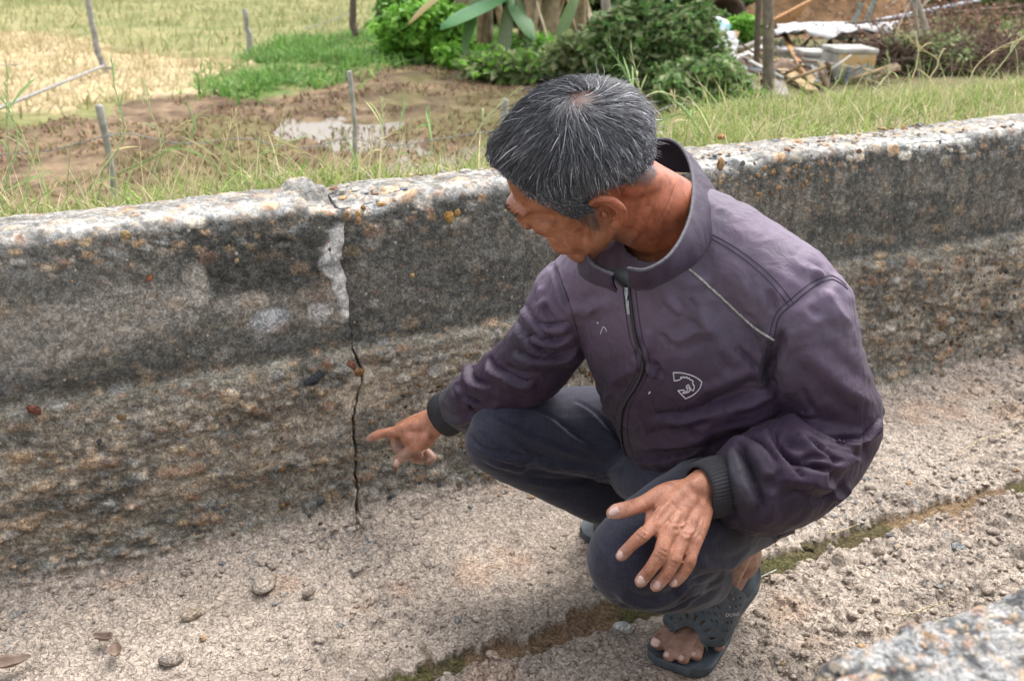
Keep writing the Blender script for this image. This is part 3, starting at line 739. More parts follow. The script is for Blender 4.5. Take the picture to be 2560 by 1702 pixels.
# a bare rim of soil under the grass behind the wall, seen only through gaps
rg = np.random.default_rng(21)

def blades(n, XY, zf, h0, h1, w, pal, lean=.6, seed=0, seg=3, bend=.5):
    r = np.random.default_rng(seed); B = np.concatenate([XY, zf[:, None]], 1)
    az = r.uniform(0, 2 * np.pi, n); H = r.uniform(h0, h1, n) if np.isscalar(h0) else h0; ln = r.uniform(.1, lean, n)
    D = np.stack([np.cos(az), np.sin(az), 0 * az], 1); faz = r.uniform(0, 2 * np.pi, n); S = np.stack([np.cos(faz), np.sin(faz), 0 * az], 1)
    V = np.zeros((n, seg + 1, 2, 3)); 
    for i in range(seg + 1):
        q = i / seg; c = B + D * (H * ln * (q * .6 + bend * q * q))[:, None] + np.array([0, 0, 1]) * (H * (q - .28 * ln * q * q))[:, None]
        ww = (w * (1 - q ** 1.5) * .5 + w * .04)[:, None] if not np.isscalar(w) else w * (1 - q ** 1.5) * .5 + w * .04
        V[:, i, 0] = c - S * ww; V[:, i, 1] = c + S * ww
    base = (np.arange(n) * (seg + 1) * 2)[:, None]; i = np.arange(seg)[None]
    F = np.stack([base + 2 * i, base + 2 * i + 1, base + 2 * i + 3, base + 2 * i + 2], -1).reshape(-1, 4)
    pal = np.array(pal); c = pal[r.integers(0, len(pal), n)] * r.uniform(.7, 1.25, (n, 1))
    return V.reshape(-1, 3), F, np.repeat(c, (seg + 1) * 2, axis=0)
M_BLADE = attr_mat("grass_blade", .7, .25, .2, 60, trans=.35)
PG = [[.24, .34, .08], [.30, .40, .11], [.18, .29, .06], [.27, .36, .09], [.44, .42, .22], [.38, .41, .16], [.52, .46, .26], [.60, .52, .33], [.48, .44, .22], [.30, .33, .11]]
mb = MB()
n = 44000; u = rg.uniform(-1.3, 5.2, n) ; v = 2.115 + rg.random(n) ** .8 * (bank_edge(u) + .45 - 2.115)
dk = fbm(np.stack([u, v], -1), 3.5, 2, 90); keep = rg.random(n) < .35 + 1.1 * sstep(.35, .6, dk); u, v, dk = u[keep], v[keep], dk[keep]; n = len(u)
XY = cw(u, v, 0)[:, :2]; hh = rg.uniform(.03, .10, n) * (.7 + .7 * dk) * (1 + .25 * sstep(1.2, 2.2, u)); hh[rg.random(n) < .05] *= 1.8; hh *= 1 - .30 * sstep(1.2, 2.2, u)
mb.add(*blades(n, XY, gz(XY) - .01, hh, 0, rg.uniform(.0035, .0075, n), PG, 1.3, 3))
# longer stems, many bleached, standing above the turf
n = 620; u = np.concatenate([rg.uniform(-1.0, .45, 300), rg.uniform(.3, 3.6, 320)]); v = 2.14 + rg.random(n) * (bank_edge(u) + .1 - 2.14)
XY = cw(u, v, 0)[:, :2]
mb.add(*blades(n, XY, gz(XY), rg.uniform(.10, .24, n), 0, rg.uniform(.002, .0045, n), [[.45, .40, .22], [.24, .32, .11], [.52, .45, .27], [.30, .36, .14]], .9, 5, 4, .35))
n = 16000; u = rg.uniform(-1.3, 5.2, n); v = 2.115 + rg.random(n) * (bank_edge(u) + .35 - 2.115); XY = cw(u, v, 0)[:, :2]
mb.add(*blades(n, XY, gz(XY) - .005, .02, .07, .005, [[.50, .44, .27], [.38, .36, .18], [.30, .34, .13], [.56, .50, .33]], 2.6, 33, 2, .2))
g = mb.build("verge_grass", M_BLADE); tag(g, "green and straw-coloured grass along the bank behind the wall", "grass", kind="stuff")

# tall seeding grasses traced from the photo: stem with side leaves and a feathery head
def tall_stem(mb, pts, t0, t1, r, col, leaves=3, head=True, seed=0):
    rr = np.random.default_rng(seed); n = len(pts)
    P = np.array([J(x * D2P, y * D2P, t0 + (t1 - t0) * i / (n - 1)) for i, (x, y) in enumerate(pts)])
    Q = catmull(P, 5); tube(mb, Q, np.linspace(r, r * .45, len(Q)), seg=5, n=1, c=col)
    T = nrm(np.gradient(Q, axis=0))
    for k in range(leaves):
        i = int(len(Q) * (.15 + .6 * rr.random())); d = nrm(T[i] + rr.normal(0, .55, 3)); L = rr.uniform(.06, .15); s = nrm(np.cross(d, rr.normal(0, 1, 3)))
        q = np.linspace(0, 1, 6); C = Q[i] + d * (q * L)[:, None] + np.array([0, 0, -1]) * (q ** 2.2 * L * rr.uniform(.1, .7))[:, None]; w = (.0030 * np.sin((q * .93 + .07) * np.pi) + .0002)[:, None]
        V = np.stack([C - s * w, C + s * w], 1).reshape(-1, 3); i_ = np.arange(5); mb.add(V, np.stack([2 * i_, 2 * i_ + 1, 2 * i_ + 3, 2 * i_ + 2], 1), np.array(col) * rr.uniform(.7, 1.3))
    if head:
        for k in range(16):
            a = Q[-1 - (k % min(8, len(Q) - 1))] if k else Q[-1]; d = nrm(T[-1] * 1.6 + rr.normal(0, .35, 3)); tube(mb, [a, a + d * .018, a + d * .034], [.0006, .0011, .0004], seg=4, n=1, c=np.array(col) * 1.1)
mb = MB(); GR, ST, PL = [.22, .33, .12], [.50, .42, .23], [.38, .42, .20]
STEMS = [([(175, 470), (230, 400), (285, 310), (262, 190), (258, 150)], GR, 4), ([(330, 470), (350, 380), (400, 300), (465, 262)], ST, 2), ([(330, 460), (370, 340), (345, 250), (332, 200)], PL, 3), ([(0, 480), (20, 380), (15, 250), (18, 175)], GR, 3),
         ([(10, 440), (40, 330), (25, 260), (0, 225)], GR, 3), ([(110, 480), (85, 400), (60, 330), (18, 270)], PL, 2), ([(180, 430), (230, 380), (290, 300), (270, 270)], ST, 1), ([(270, 400), (400, 340), (450, 300), (430, 240)], GR, 4),
         ([(480, 460), (510, 370), (525, 310), (540, 265)], ST, 1), ([(790, 420), (740, 370), (690, 345), (630, 318)], ST, 1), ([(830, 400), (870, 330), (880, 290), (882, 240)], PL, 2), ([(918, 400), (920, 330), (922, 280), (930, 245)], GR, 2),
         ([(820, 400), (850, 350), (880, 320), (905, 305)], ST, 1), ([(985, 380), (995, 330), (990, 290), (985, 260)], GR, 2), ([(1050, 390), (1090, 320), (1120, 270), (1180, 215)], PL, 2), ([(560, 420), (580, 380), (620, 340), (690, 320)], PL, 1),
         ([(1500, 330), (1470, 240), (1440, 170), (1405, 105)], GR, 5), ([(1490, 330), (1480, 240), (1470, 190), (1455, 120)], PL, 4), ([(1620, 320), (1590, 270), (1560, 240), (1520, 205)], GR, 3), ([(1545, 330), (1545, 290), (1555, 250), (1550, 220)], ST, 2),
         ([(1660, 320), (1620, 260), (1580, 230), (1540, 215)], PL, 2), ([(2100, 180), (2110, 150), (2115, 110), (2110, 80)], ST, 2), ([(2230, 190), (2250, 150), (2300, 110), (2350, 90)], ST, 2), ([(2280, 180), (2320, 130), (2340, 100), (2357, 80)], PL, 2),
         ([(2140, 180), (2160, 140), (2120, 110), (2070, 70)], ST, 1), ([(1900, 240), (1910, 210), (1930, 185), (1940, 150)], PL, 2), ([(1720, 290), (1735, 240), (1745, 215), (1750, 180)], ST, 2), ([(2000, 220), (2030, 190), (2050, 160), (2045, 130)], PL, 2), ([(1670, 300), (1640, 255), (1600, 225), (1580, 205)], GR, 3)]
for k, (pts, col, lv) in enumerate(STEMS):
    far = pts[0][0] > 1650
    t = 2.55 + .25 * rg.random() + (1.0 if far else 0); t = t if pts[0][0] > 300 else t - .25
    tall_stem(mb, pts, t, t + .10, .0019 if not far else .0025, col, lv, True, k)
g = mb.build("tall_grass", M_BLADE); tag(g, "tall seeding grass stems standing above the bank turf", "grass", kind="stuff")

# grasses of the marsh and the field
def scatter(poly, n, seed, jitter=.6):
    r = np.random.default_rng(seed); p = np.array(poly); lo, hi = p.min(0), p.max(0); lo = np.maximum(lo, [-30, 3]); hi = np.minimum(hi, [45, 45])
    X = r.uniform(lo, hi, (n * 4, 2)); X = X[in_poly(X, poly)]
    return X[:n]
def clear(X): # not on the bank
    u, v = X @ UW[:2], X @ VW[:2]; return X[v > bank_edge(u) + 1.0]
def hz_(X): 
    return gz(X) 
X = clear(scatter(PO_STRAW, 9000, 1)); mb = MB(); mb.add(*blades(len(X), X, hz_(X), .08, .24, .016, [[.46, .37, .22], [.54, .45, .29], [.40, .33, .18], [.34, .32, .15]], 1.4, 11, 2))
g = mb.build("dry_grass", M_BLADE); tag(g, "matted straw-coloured grass beyond the marsh", "grass", kind="stuff")
X = clear(scatter(PO_GREEN, 16000, 2)); X = X + (rg.normal(0, .22, X.shape)); kq = fbm(X, 1.3, 3, 144); X, kq = X[kq > .36], kq[kq > .36]; mb = MB(); mb.add(*blades(len(X), X, hz_(X), (.05 + .30 * kq) * rg.uniform(.5, 1.2, len(X)), 0, .034, [[.13, .27, .055], [.19, .35, .08], [.10, .20, .045], [.24, .36, .12]], 1.9, 12, 2))
g = mb.build("marsh_weeds", M_BLADE); tag(g, "bright green creeping weeds on the marsh edge", "weeds", kind="stuff")
X = clear(scatter(PO_MUD, 13000, 3)); k = fbm(X, 1.2, 3, 44); X = X[k > .42]; mb = MB(); mb.add(*blades(len(X), X, hz_(X), .02, .07, .018, [[.20, .16, .06], [.10, .065, .045], [.28, .19, .12], [.17, .20, .06], [.30, .20, .12], [.22, .12, .08]], 1.8, 13, 2))
g = mb.build("marsh_plants", M_BLADE); tag(g, "low brown and green plants rotting in the marsh", "marsh plants", kind="stuff")
X = rg.uniform([-26, 8], [14, 40], (60000, 2)); X = X[~in_poly(X, PO_MUD) & ~in_poly(X, PO_STRAW) & ~in_poly(X, PO_YARD)]; X = X[np.abs(X[:, 0]) < X[:, 1] * .62 + 1][:20000]
mb = MB(); mb.add(*blades(len(X), X, hz_(X), .08, .26, .020, [[.26, .27, .11], [.34, .32, .15], [.20, .25, .09], [.42, .37, .20]], .9, 14, 2))
g = mb.build("field_grass", M_BLADE); tag(g, "yellow-green rough grass of the open field", "grass", kind="stuff")
X = np.stack([rg.uniform(3, 26, 14000), rg.uniform(9, 34, 14000)], 1); X = X[in_poly(X, PO_YARD)]; k = fbm(X, .5, 2, 45); X = X[(k > .5) | (X[:, 1] > 17)]
mb = MB(); mb.add(*blades(len(X), X, hz_(X), .10, .34, .03, [[.10, .22, .05], [.15, .28, .07], [.20, .26, .08]], .9, 15, 2))
g = mb.build("yard_weeds", M_BLADE); tag(g, "green weeds growing behind and around the rubbish", "weeds", kind="stuff")

# ---------------- fences
M_POST = simple("weathered_post", (.34, .33, .30), .9, (.20, .19, .17), 25, .5, .01)
M_DPOST = simple("dark_post", (.15, .115, .085), .9, (.09, .07, .05), 25, .5, .01)
M_WIRE = simple("old_wire", (.26, .27, .27), .6, (.16, .15, .14), 60, metal=.4)
def gp(x, y): return G(x * D2P, y * D2P, ZM)
def to_ground(x, y, t):   # a point of the photo at distance t
    return J(x * D2P, y * D2P, t)
def near_post(x, ytop, t, r, label, lean=0, mat=M_POST):
    top_ = to_ground(x, ytop, t); zb = float(gz(top_[None, :2])[0]) - .1; b0 = np.array([top_[0] + lean, top_[1], zb])
    mb = MB(); q = np.linspace(0, 1, 7); P = b0 + (top_ - b0) * q[:, None] + rg.normal(0, .006, (7, 3)); tube(mb, P, r * (1 + .12 * rg.normal(size=7)), seg=9, n=2)
    o = mb.build("fence_post", mat); return tag(o, label, "fence post", "posts of the wire fence below the bank")
near_post(230, 250, 3.75, .0125, "grey wooden fence post on the left, below the bank and nearest the dry grass")
near_post(803, 170, 3.95, .012, "pale wooden fence post standing before the marsh, left of the man's head", .01)
near_post(1160, 232, 4.1, .016, "short pale fence post just left of the man's forehead", .01)
def wire(pts, label, r=.0022, barbs=True):
    P = catmull(np.array([to_ground(x, y, t) for x, y, t in pts]), 8); mb = MB(); tube(mb, P, r, seg=5, n=1)
    if barbs:
        for i in range(2, len(P) - 1, 3):
            for s in (1, -1):
                d = nrm(rg.normal(0, 1, 3)); tube(mb, [P[i] - d * .010, P[i] + d * .010], r * .6, seg=4, n=1)
    o = mb.build("barbed_wire", M_WIRE); return tag(o, label, "wire", "strands of barbed wire")
wire([(-150, 372, 3.6), (0, 355, 3.68), (120, 345, 3.72), (235, 315, 3.75), (300, 308, 3.8), (420, 330, 3.85), (560, 318, 3.9), (640, 335, 3.92), (720, 338, 3.93), (803, 318, 3.95), (900, 335, 4.0), (1020, 318, 4.05), (1160, 300, 4.1), (1300, 310, 4.2)], "sagging grey barbed wire strung across the front of the marsh")
wire([(1500, 262, 5.2), (1560, 240, 5.3), (1660, 238, 5.4), (1775, 218, 5.6)], "short strand of wire right of the man's head under the bush", .0026)
def far_post(x0, y0, x1, y1, r, label, mat=M_POST, name="fence_post", cat="fence post", grp="posts of the far field fence"):
    b0 = gp(x1, y1); r0 = ray(x0 * D2P, y0 * D2P); t = ((b0 - C0) @ np.array([0, 1, 0])) / r0[1]; top_ = C0 + r0 * t
    if y0 <= 0: top_ = b0 + (top_ - b0) * 1.5
    mb = MB(); q = np.linspace(0, 1, 8)[:, None]; P = b0 - [0, 0, .1] + (top_ - b0) * q + rg.normal(0, r * .35, (8, 3)); tube(mb, P, r * np.linspace(1.1, .85, 8), seg=9, n=2)
    o = mb.build(name, mat); return tag(o, label, cat, grp), b0, top_
far_post(198, 0, 243, 178, .035, "leaning pale fence post at the edge of the dry grass, top left")
far_post(562, 10, 578, 132, .040, "upright grey fence post between dry and green grass")
far_post(811, 0, 812, 104, .055, "dark upright fence post behind the green weeds", M_DPOST)
far_post(930, 0, 931, 34, .050, "dark fence post beside the banana clump", M_DPOST)
def rail(a, b_, r, label, mat, sag=0):
    P = [np.array(a) * (1 - q) + np.array(b_) * q + np.array([0, 0, -sag * 4 * q * (1 - q)]) for q in np.linspace(0, 1, 9)]; mb = MB(); tube(mb, P, r, seg=7, n=1)
    return tag(mb.build("fence_rail", mat), label, "fence rail", "rails and wires of the far fence")
rail(J(-60 * D2P, 272 * D2P, 8.2), J(238 * D2P, 152 * D2P, 11.5), .018, "grey bamboo rail running down to the left from the leaning post", M_POST)
rail(J(238 * D2P, 152 * D2P, 11.5), J(565 * D2P, 108 * D2P, 15.5), .012, "thin wire between the leaning post and the grey post", M_WIRE, .25)
rail(J(505 * D2P, 170 * D2P, 13.0), J(570 * D2P, 106 * D2P, 15.5), .028, "short grey stake propped against the grey post", M_POST)
rail(J(570 * D2P, 108 * D2P, 15.5), J(812 * D2P, 58 * D2P, 18.5), .022, "dark sagging rail between the grey post and the dark post", M_DPOST, .12)
rail(J(812 * D2P, 56 * D2P, 18.5), J(930 * D2P, 52 * D2P, 26), .022, "dark rail from the dark post to the banana clump", M_DPOST, .02)
rail(J(-30 * D2P, 150 * D2P, 12), J(810 * D2P, 30 * D2P, 18.5), .009, "highest thin wire of the far fence", M_WIRE, .25)

# ---------------- plants
M_LEAF = attr_mat("leaf", .6, .3, .25, 30, trans=.3)
M_STEM = simple("bark", (.22, .185, .14), .9, (.12, .10, .075), 12, .6, .02)
def leaf_cloud(mb, c, r, n, size, pal, seed, asp=.5):
    R = np.random.default_rng(seed); d = nrm(R.normal(size=(n, 3))); q = R.random(n) ** .5; P = d * q[:, None]
    k = fbm(P + seed, 2.3, 3, seed); P = P * (0.30 + 1.4 * k)[:, None]; P = P[k > .38]; k = k[k > .38]; n = len(P); P = P * r + c; P = P[P[:, 2] > ZM - .02] if True else P; n = len(P); k = k[:n]
    a = nrm(R.normal(size=(n, 3)) * [1, 1, .6]); up_ = nrm(R.normal(size=(n, 3)) * .6 + [0, 0, 1]); s = nrm(np.cross(a, up_)); s2 = R.uniform(.55, 1.5, n)[:, None] * size * 1.25
    V = np.stack([P - a * s2 * .5, P + s * s2 * asp * .5, P + a * s2 * .5 - [0, 0, .12] * s2, P - s * s2 * asp * .5], 1).reshape(-1, 3)
    pal = np.array(pal); col = pal[R.integers(0, len(pal), n)] * (.55 + .9 * k[:, None]) * R.uniform(.8, 1.2, (n, 1))
    mb.add(V, np.arange(n * 4).reshape(n, 4), np.repeat(col, 4, axis=0))
def bush(x, y, w, h, n, size, pal, seed, label, grp="bushes beyond the marsh", depth=None, cat="bush"):
    c = gp(x, y); pxm = np.linalg.norm(c - C0) / FPX * D2P; W, H = w * pxm / 2, h * pxm / 2; t = empty("bush", c, label, cat, grp)
    mb = MB(); leaf_cloud(mb, c + [0, 0, H * .95], np.array([W, W * .8, H]), n, size, pal, seed)
    for k in range(3): leaf_cloud(mb, c + np.array([rg.uniform(-.6, .6) * W, rg.uniform(-.3, .2) * W, H * rg.uniform(.5, 1.3)]), np.array([W, W, H]) * rg.uniform(.4, .6), n // 3, size, pal, seed + 50 + k)
    for k in range(int(34 * max(1, w / 150))):           # loose sprays breaking the outline
        a_ = rg.uniform(0, 6.3); d_ = nrm(np.array([math.cos(a_), math.sin(a_) * .6, rg.uniform(.2, 1.6)])); L_ = rg.uniform(.5, 1.0) * max(W, H) * .8; s_ = c + [math.cos(a_) * W * .55, math.sin(a_) * W * .4, H * rg.uniform(.7, 1.5)]
        q_ = np.sort(rg.random(26)); P_ = s_ + d_ * (q_ * L_)[:, None] - np.array([0, 0, 1]) * (q_ ** 2 * L_ * .45)[:, None] + rg.normal(0, .025, (26, 3)); a1 = nrm(rg.normal(size=(26, 3)) + d_); s1 = nrm(np.cross(a1, rg.normal(size=(26, 3)))); z_ = (size * rg.uniform(.7, 1.5, 26) * (1.1 - .5 * q_))[:, None]
        mb.add(np.stack([P_ - a1 * z_ * .5, P_ + s1 * z_ * .25, P_ + a1 * z_ * .5, P_ - s1 * z_ * .25], 1).reshape(-1, 3), np.arange(104).reshape(26, 4), np.repeat(np.array(pal)[rg.integers(0, len(pal), 26)] * rg.uniform(.8, 1.4, (26, 1)), 4, axis=0))
    mb.build("foliage", M_LEAF, t); sm = MB()
    for k in range(5): d = rg.normal(0, .25, 2); tube(sm, [c - [0, 0, .05], c + [d[0] * W, d[1] * W, H * .7], c + [d[0] * W * 2.2, d[1] * W * 2, H * 1.5]], [.018, .012, .005], seg=6)
    sm.build("stem", M_STEM, t); return t
DG = [[.11, .23, .06], [.16, .30, .08], [.10, .18, .06], [.22, .36, .11]]; LG = [[.18, .38, .05], [.26, .48, .08], [.13, .30, .04]]; OG = [[.19, .25, .10], [.26, .32, .14], [.15, .21, .085], [.34, .36, .18]]
bush(975, 140, 210, 120, 4200, .13, LG, 61, "bright green undergrowth at the left foot of the banana clump")
bush(1085, 160, 150, 50, 2600, .12, LG, 62, "low bright green weeds in front of the banana stems")
bush(1180, 188, 230, 60, 2800, .10, OG + LG, 63, "dull green weeds at the pond's edge below the banana clump")
bush(1265, 172, 190, 75, 4000, .12, LG, 64, "bright green weeds between banana stems and the tall bush")
bush(1345, 195, 170, 120, 3000, .09, OG, 65, "olive bush directly above the man's head")
bush(1445, 215, 170, 200, 7500, .07, OG + DG, 66, "large olive green bush right of the man's crown")
bush(1545, 220, 200, 215, 9000, .07, DG + OG, 67, "large green bush left of the rubbish heap")
bush(1610, 262, 200, 120, 5000, .065, DG + OG, 68, "low bush spreading in front of the rubbish heap")
bush(1700, 268, 110, 60, 1500, .08, DG + LG, 76, "smallest low bush, at the foot of the twin trunks")
bush(1700, 110, 90, 70, 1500, .09, LG, 69, "small bright bush growing between the sack and the tarpaulin")
bush(2130, 170, 170, 90, 1300, .05, OG, 70, "thin sprawling bush under the brown twig tangle")
bush(1700, 20, 300, 80, 3600, .20, LG + DG, 71, "green shrubs behind the barrel at the top edge")
bush(2100, 15, 400, 90, 4600, .20, LG + DG, 72, "green shrubs behind the pole fence at the top edge")
bush(2330, 30, 300, 120, 4000, .16, DG, 73, "green shrubs in the top right corner")
bush(1260, 50, 420, 190, 7000, .30, DG, 74, "dark green thicket behind the banana stems")
bush(1560, 60, 340, 150, 5600, .24, DG + OG, 75, "green thicket behind the olive bush at the top edge")
bush(990, 70, 200, 150, 4000, .22, DG + LG, 77, "green thicket at the left end of the banana clump, top edge")

M_BAN = simple("banana_stem", (.34, .27, .18), .85, (.13, .10, .06), 6, .5, .02)
M_DRY = attr_mat("dry_leaf", .85, .1, .4, 14, .5, .01, trans=.15)
M_BL = attr_mat("banana_leaf", .45, .45, .15, 8, trans=.3)
def long_leaf(mb, base, d, L, W, droop, col, seg=9, fold=.25):
    q = np.linspace(0, 1, seg + 1); d = nrm(d); s = nrm(np.cross(d, [0, 0, 1.0]) + 1e-6); C = base + d * (q * L)[:, None] + np.array([0, 0, -1.]) * (q ** 2 * L * droop)[:, None]
    w = (W * np.sin(np.clip(q * .95 + .05, 0, 1) * np.pi) ** .6)[:, None]
    V = np.stack([C - s * w + [0, 0, -fold * W] * np.ones((seg + 1, 1)), C, C + s * w + [0, 0, -fold * W] * np.ones((seg + 1, 1))], 1).reshape(-1, 3)
    mb.add(V, grid_faces(seg + 1, 3), col)
def banana(x, y, h, r, label, seed, leaves=3, dry=8, green_leaf=None):
    R = np.random.default_rng(seed); c = gp(x, y); t = empty("banana_plant", c, label, "banana plant", "banana plants at the back of the marsh")
    top_ = c + [R.normal(0, .12), R.normal(0, .1), h]; s = MB(); tube(s, [c - [0, 0, .1], c * .6 + top_ * .4 + R.normal(0, .03, 3), top_], [r * 1.15, r, r * .6], seg=16, n=6); s.build("trunk", M_BAN, t)
    for k in range(dry):
        a = R.uniform(0, 6.3); z = R.uniform(.35, 1.0); b0 = c + (top_ - c) * z + np.array([math.cos(a), math.sin(a), 0]) * r; lf = MB()
        col = np.array([[.40, .30, .19], [.30, .21, .12], [.46, .38, .27], [.24, .17, .10]])[R.integers(4)]
        long_leaf(lf, b0, np.array([math.cos(a) * .35, math.sin(a) * .35, -.9]), R.uniform(.5, 1.0) * h * .55, R.uniform(.025, .06), .12, col, 7, R.uniform(.3, 1.2)); lf.build("dead_leaf", M_DRY, t)
    for k in range(leaves):
        a = R.uniform(0, 6.3); lf = MB(); long_leaf(lf, top_ - [0, 0, .05], np.array([math.cos(a), math.sin(a), .5]), R.uniform(1.0, 1.6), R.uniform(.14, .22), .75, np.array([.10, .24, .06]) * R.uniform(.8, 1.3)); lf.build("leaf", M_BL, t)
banana(1065, 120, 1.9, .11, "leftmost banana plant, brown dead leaves hanging to the weeds", 1)
banana(1120, 150, 1.7, .09, "banana plant with a pale stem above the pond's edge, second from the left", 2)
banana(1195, 168, 1.8, .085, "banana plant with drooping brown sheaths in the middle of the clump", 3)
banana(1262, 120, 2.2, .13, "thickest banana plant, pale peeling stem", 4)
banana(1335, 110, 2.1, .10, "banana plant behind the olive bush above the man's crown", 5)
banana(1020, 60, 2.4, .10, "rear left banana plant with green fronds at the top edge", 6, 6, 8)
banana(1150, 50, 2.5, .12, "rear middle banana plant with a yellowing crown", 8, 5, 5)
# the one broad green leaf reaching in from the clump
lf = empty("banana_sucker", gp(1150, 130), "young banana shoot with a broad bright green leaf over the clump", "banana plant")
mb = MB(); b0 = gp(1150, 130); c0 = J(1170 * D2P, 30 * D2P, 11.6); tube(mb, [b0, (b0 + c0) / 2 + [.03, 0, 0], c0], [.05, .04, .025], seg=10); mb.build("trunk", M_BAN, lf)
mb = MB(); long_leaf(mb, J(1165 * D2P, -22 * D2P, 11.6), J(1045 * D2P, 20 * D2P, 11.3) - J(1165 * D2P, -22 * D2P, 11.6), .92, .27, .12, [.10, .27, .09]); mb.build("leaf", M_BL, lf)
mb = MB(); long_leaf(mb, J(1175 * D2P, -8 * D2P, 11.6), J(1225 * D2P, 60 * D2P, 11.4) - J(1175 * D2P, -8 * D2P, 11.6), .55, .13, .2, [.13, .26, .10]); mb.build("leaf", M_BL, lf)

for k, (x0, y0, x1, y1, L_, W_b, cc) in enumerate(((1175, -10, 1158, 95, .95, .10, (.24, .30, .14)), (1190, -12, 1238, 105, 1.0, .10, (.20, .32, .12)), (1030, -22, 960, 12, .6, .10, (.48, .36, .10)), (1100, -20, 1075, 60, .7, .09, (.16, .30, .10)), (1330, -20, 1290, 60, .7, .10, (.18, .28, .10)))):
    mb = MB(); a_, b_ = J(x0 * D2P, y0 * D2P, 11.6), J(x1 * D2P, y1 * D2P, 11.4); long_leaf(mb, a_, b_ - a_, L_ * 1.0, W_b * .85, .25, np.array(cc) * .62); mb.build("leaf", M_BL, lf)
# slim trees
def slim_tree(x0, x1, yb, r, label, seed, mat=None, h=4.2, twigs=9, crown=True, cpal=OG, px_t=None):
    R = np.random.default_rng(seed); c = gp(x1, yb); r0 = ray(x0 * D2P, 0); tt = c[1] / r0[1]; top_ = C0 + r0 * tt; d = nrm(top_ - c); t = empty("tree", c, label, "tree", None); top_ = c + d * h
    P = [c - [0, 0, .1]] + [c + d * h * q + R.normal(0, r * .5, 3) for q in (.25, .5, .75, 1)]; mb = MB(); tube(mb, P, [r * 1.15, r, r * .85, r * .65, r * .3], seg=12, n=5)
    for k in range(twigs):
        q = R.uniform(.15, .9); b0 = c + d * h * q; e = nrm(R.normal(0, 1, 3) * [1, .6, .5] + [0, 0, .5]) * R.uniform(.3, .9); tube(mb, [b0, b0 + e * .5 + R.normal(0, .03, 3), b0 + e], [r * .3, r * .2, r * .08], seg=6)
    mb.build("trunk", mat or M_STEM, t)
    if crown: cm = MB(); leaf_cloud(cm, top_, np.array([1.0, 1.0, .8]), 1600, .09, cpal, seed); cm.build("crown", M_LEAF, t)
    return t
M_PALE = simple("pale_bark", (.40, .36, .30), .9, (.24, .20, .16), 9, .6, .02)
slim_tree(1396, 1405, 190, .050, "slender pale tree trunk rising directly behind the man's head", 31, M_PALE)
slim_tree(1764, 1772, 222, .055, "grey-barked tree trunk in front of the rubbish heap, the thicker of a pair", 32)
slim_tree(1745, 1742, 185, .034, "thin dark trunk just left of the grey-barked one", 33, M_DPOST)
slim_tree(2105, 2165, 172, .034, "bare crooked sapling before the brown twig tangle on the right", 34, M_PALE, 3.0, 22, False)
slim_tree(2110, 2120, 175, .028, "short forked sapling stump beside the bare crooked sapling", 35, M_PALE, .9, 3, False)

# ---------------- rubbish heap
def oriented(c, ang, tilt=(0, 0)):
    M = Matrix.Rotation(ang, 3, 'Z') @ Matrix.Rotation(tilt[0], 3, 'X') @ Matrix.Rotation(tilt[1], 3, 'Y'); return np.array(M)
def bev(o, w=.01, s=2): 
    m_ = o.modifiers.new("b", 'BEVEL'); m_.width = w; m_.segments = s; return o
M_FOAM = simple("styrofoam", (.46, .45, .42), .8, (.27, .25, .22), 7)
M_RUST = simple("orange_stain", (.55, .30, .06), .8, (.50, .42, .30), 9)
M_TARP = simple("white_plastic", (.46, .46, .47), .6, (.28, .27, .25), 5, .6, .05)
M_WOOD = simple("raw_plank", (.46, .34, .17), .85, (.26, .18, .10), 14)
M_OLDW = simple("old_board", (.30, .27, .24), .9, (.16, .13, .11), 14)
M_PLY = simple("orange_board", (.46, .24, .11), .85, (.36, .19, .09), 5)
M_SOIL = simple("brown_dirt", (.22, .125, .06), .95, (.13, .075, .038), 7, .8, .05)
def foam_box(x, y, w, d, h, ang, label, stained=False, z=0):
    c = gp(x, y) + [0, 0, z]; M = oriented(c, ang, (.04, .03)); t = empty("foam_box", c, label, "foam box", "white foam boxes in the rubbish heap")
    V, F = box_geo(c + M @ [0, 0, h / 2], M, (w / 2, d / 2, h / 2)); o = mesh_obj("box", V, F, M_FOAM, t, smooth=False); bev(o, .02)
    V, F = box_geo(c + M @ [0, 0, h + .03], M, (w / 2 + .015, d / 2 + .015, .03)); o = mesh_obj("lid", V, F, M_FOAM, t, smooth=False); bev(o, .015)
    if stained:
        # ragged orange stain run down the front
        P = []; n_ = 14
        for i in range(n_):
            q = i / (n_ - 1) - .5; P += [M @ [q * w * .98, -d / 2 - .004, h - .002], M @ [q * w * .98, -d / 2 - .004, h - .05 - .16 * rg.random()]]
        mesh_obj("stain", np.array(P) + c, grid_faces(n_, 2), M_RUST, t, smooth=False)
foam_box(1945, 180, .50, .36, .30, .25, "foam box with orange-stained top at the right front of the heap", True)
foam_box(1872, 165, .42, .30, .20, .15, "low dirty foam box left of the orange-stained one")
foam_box(1818, 150, .34, .30, .16, -.1, "small grey foam box under the left end of the plastic sheet")
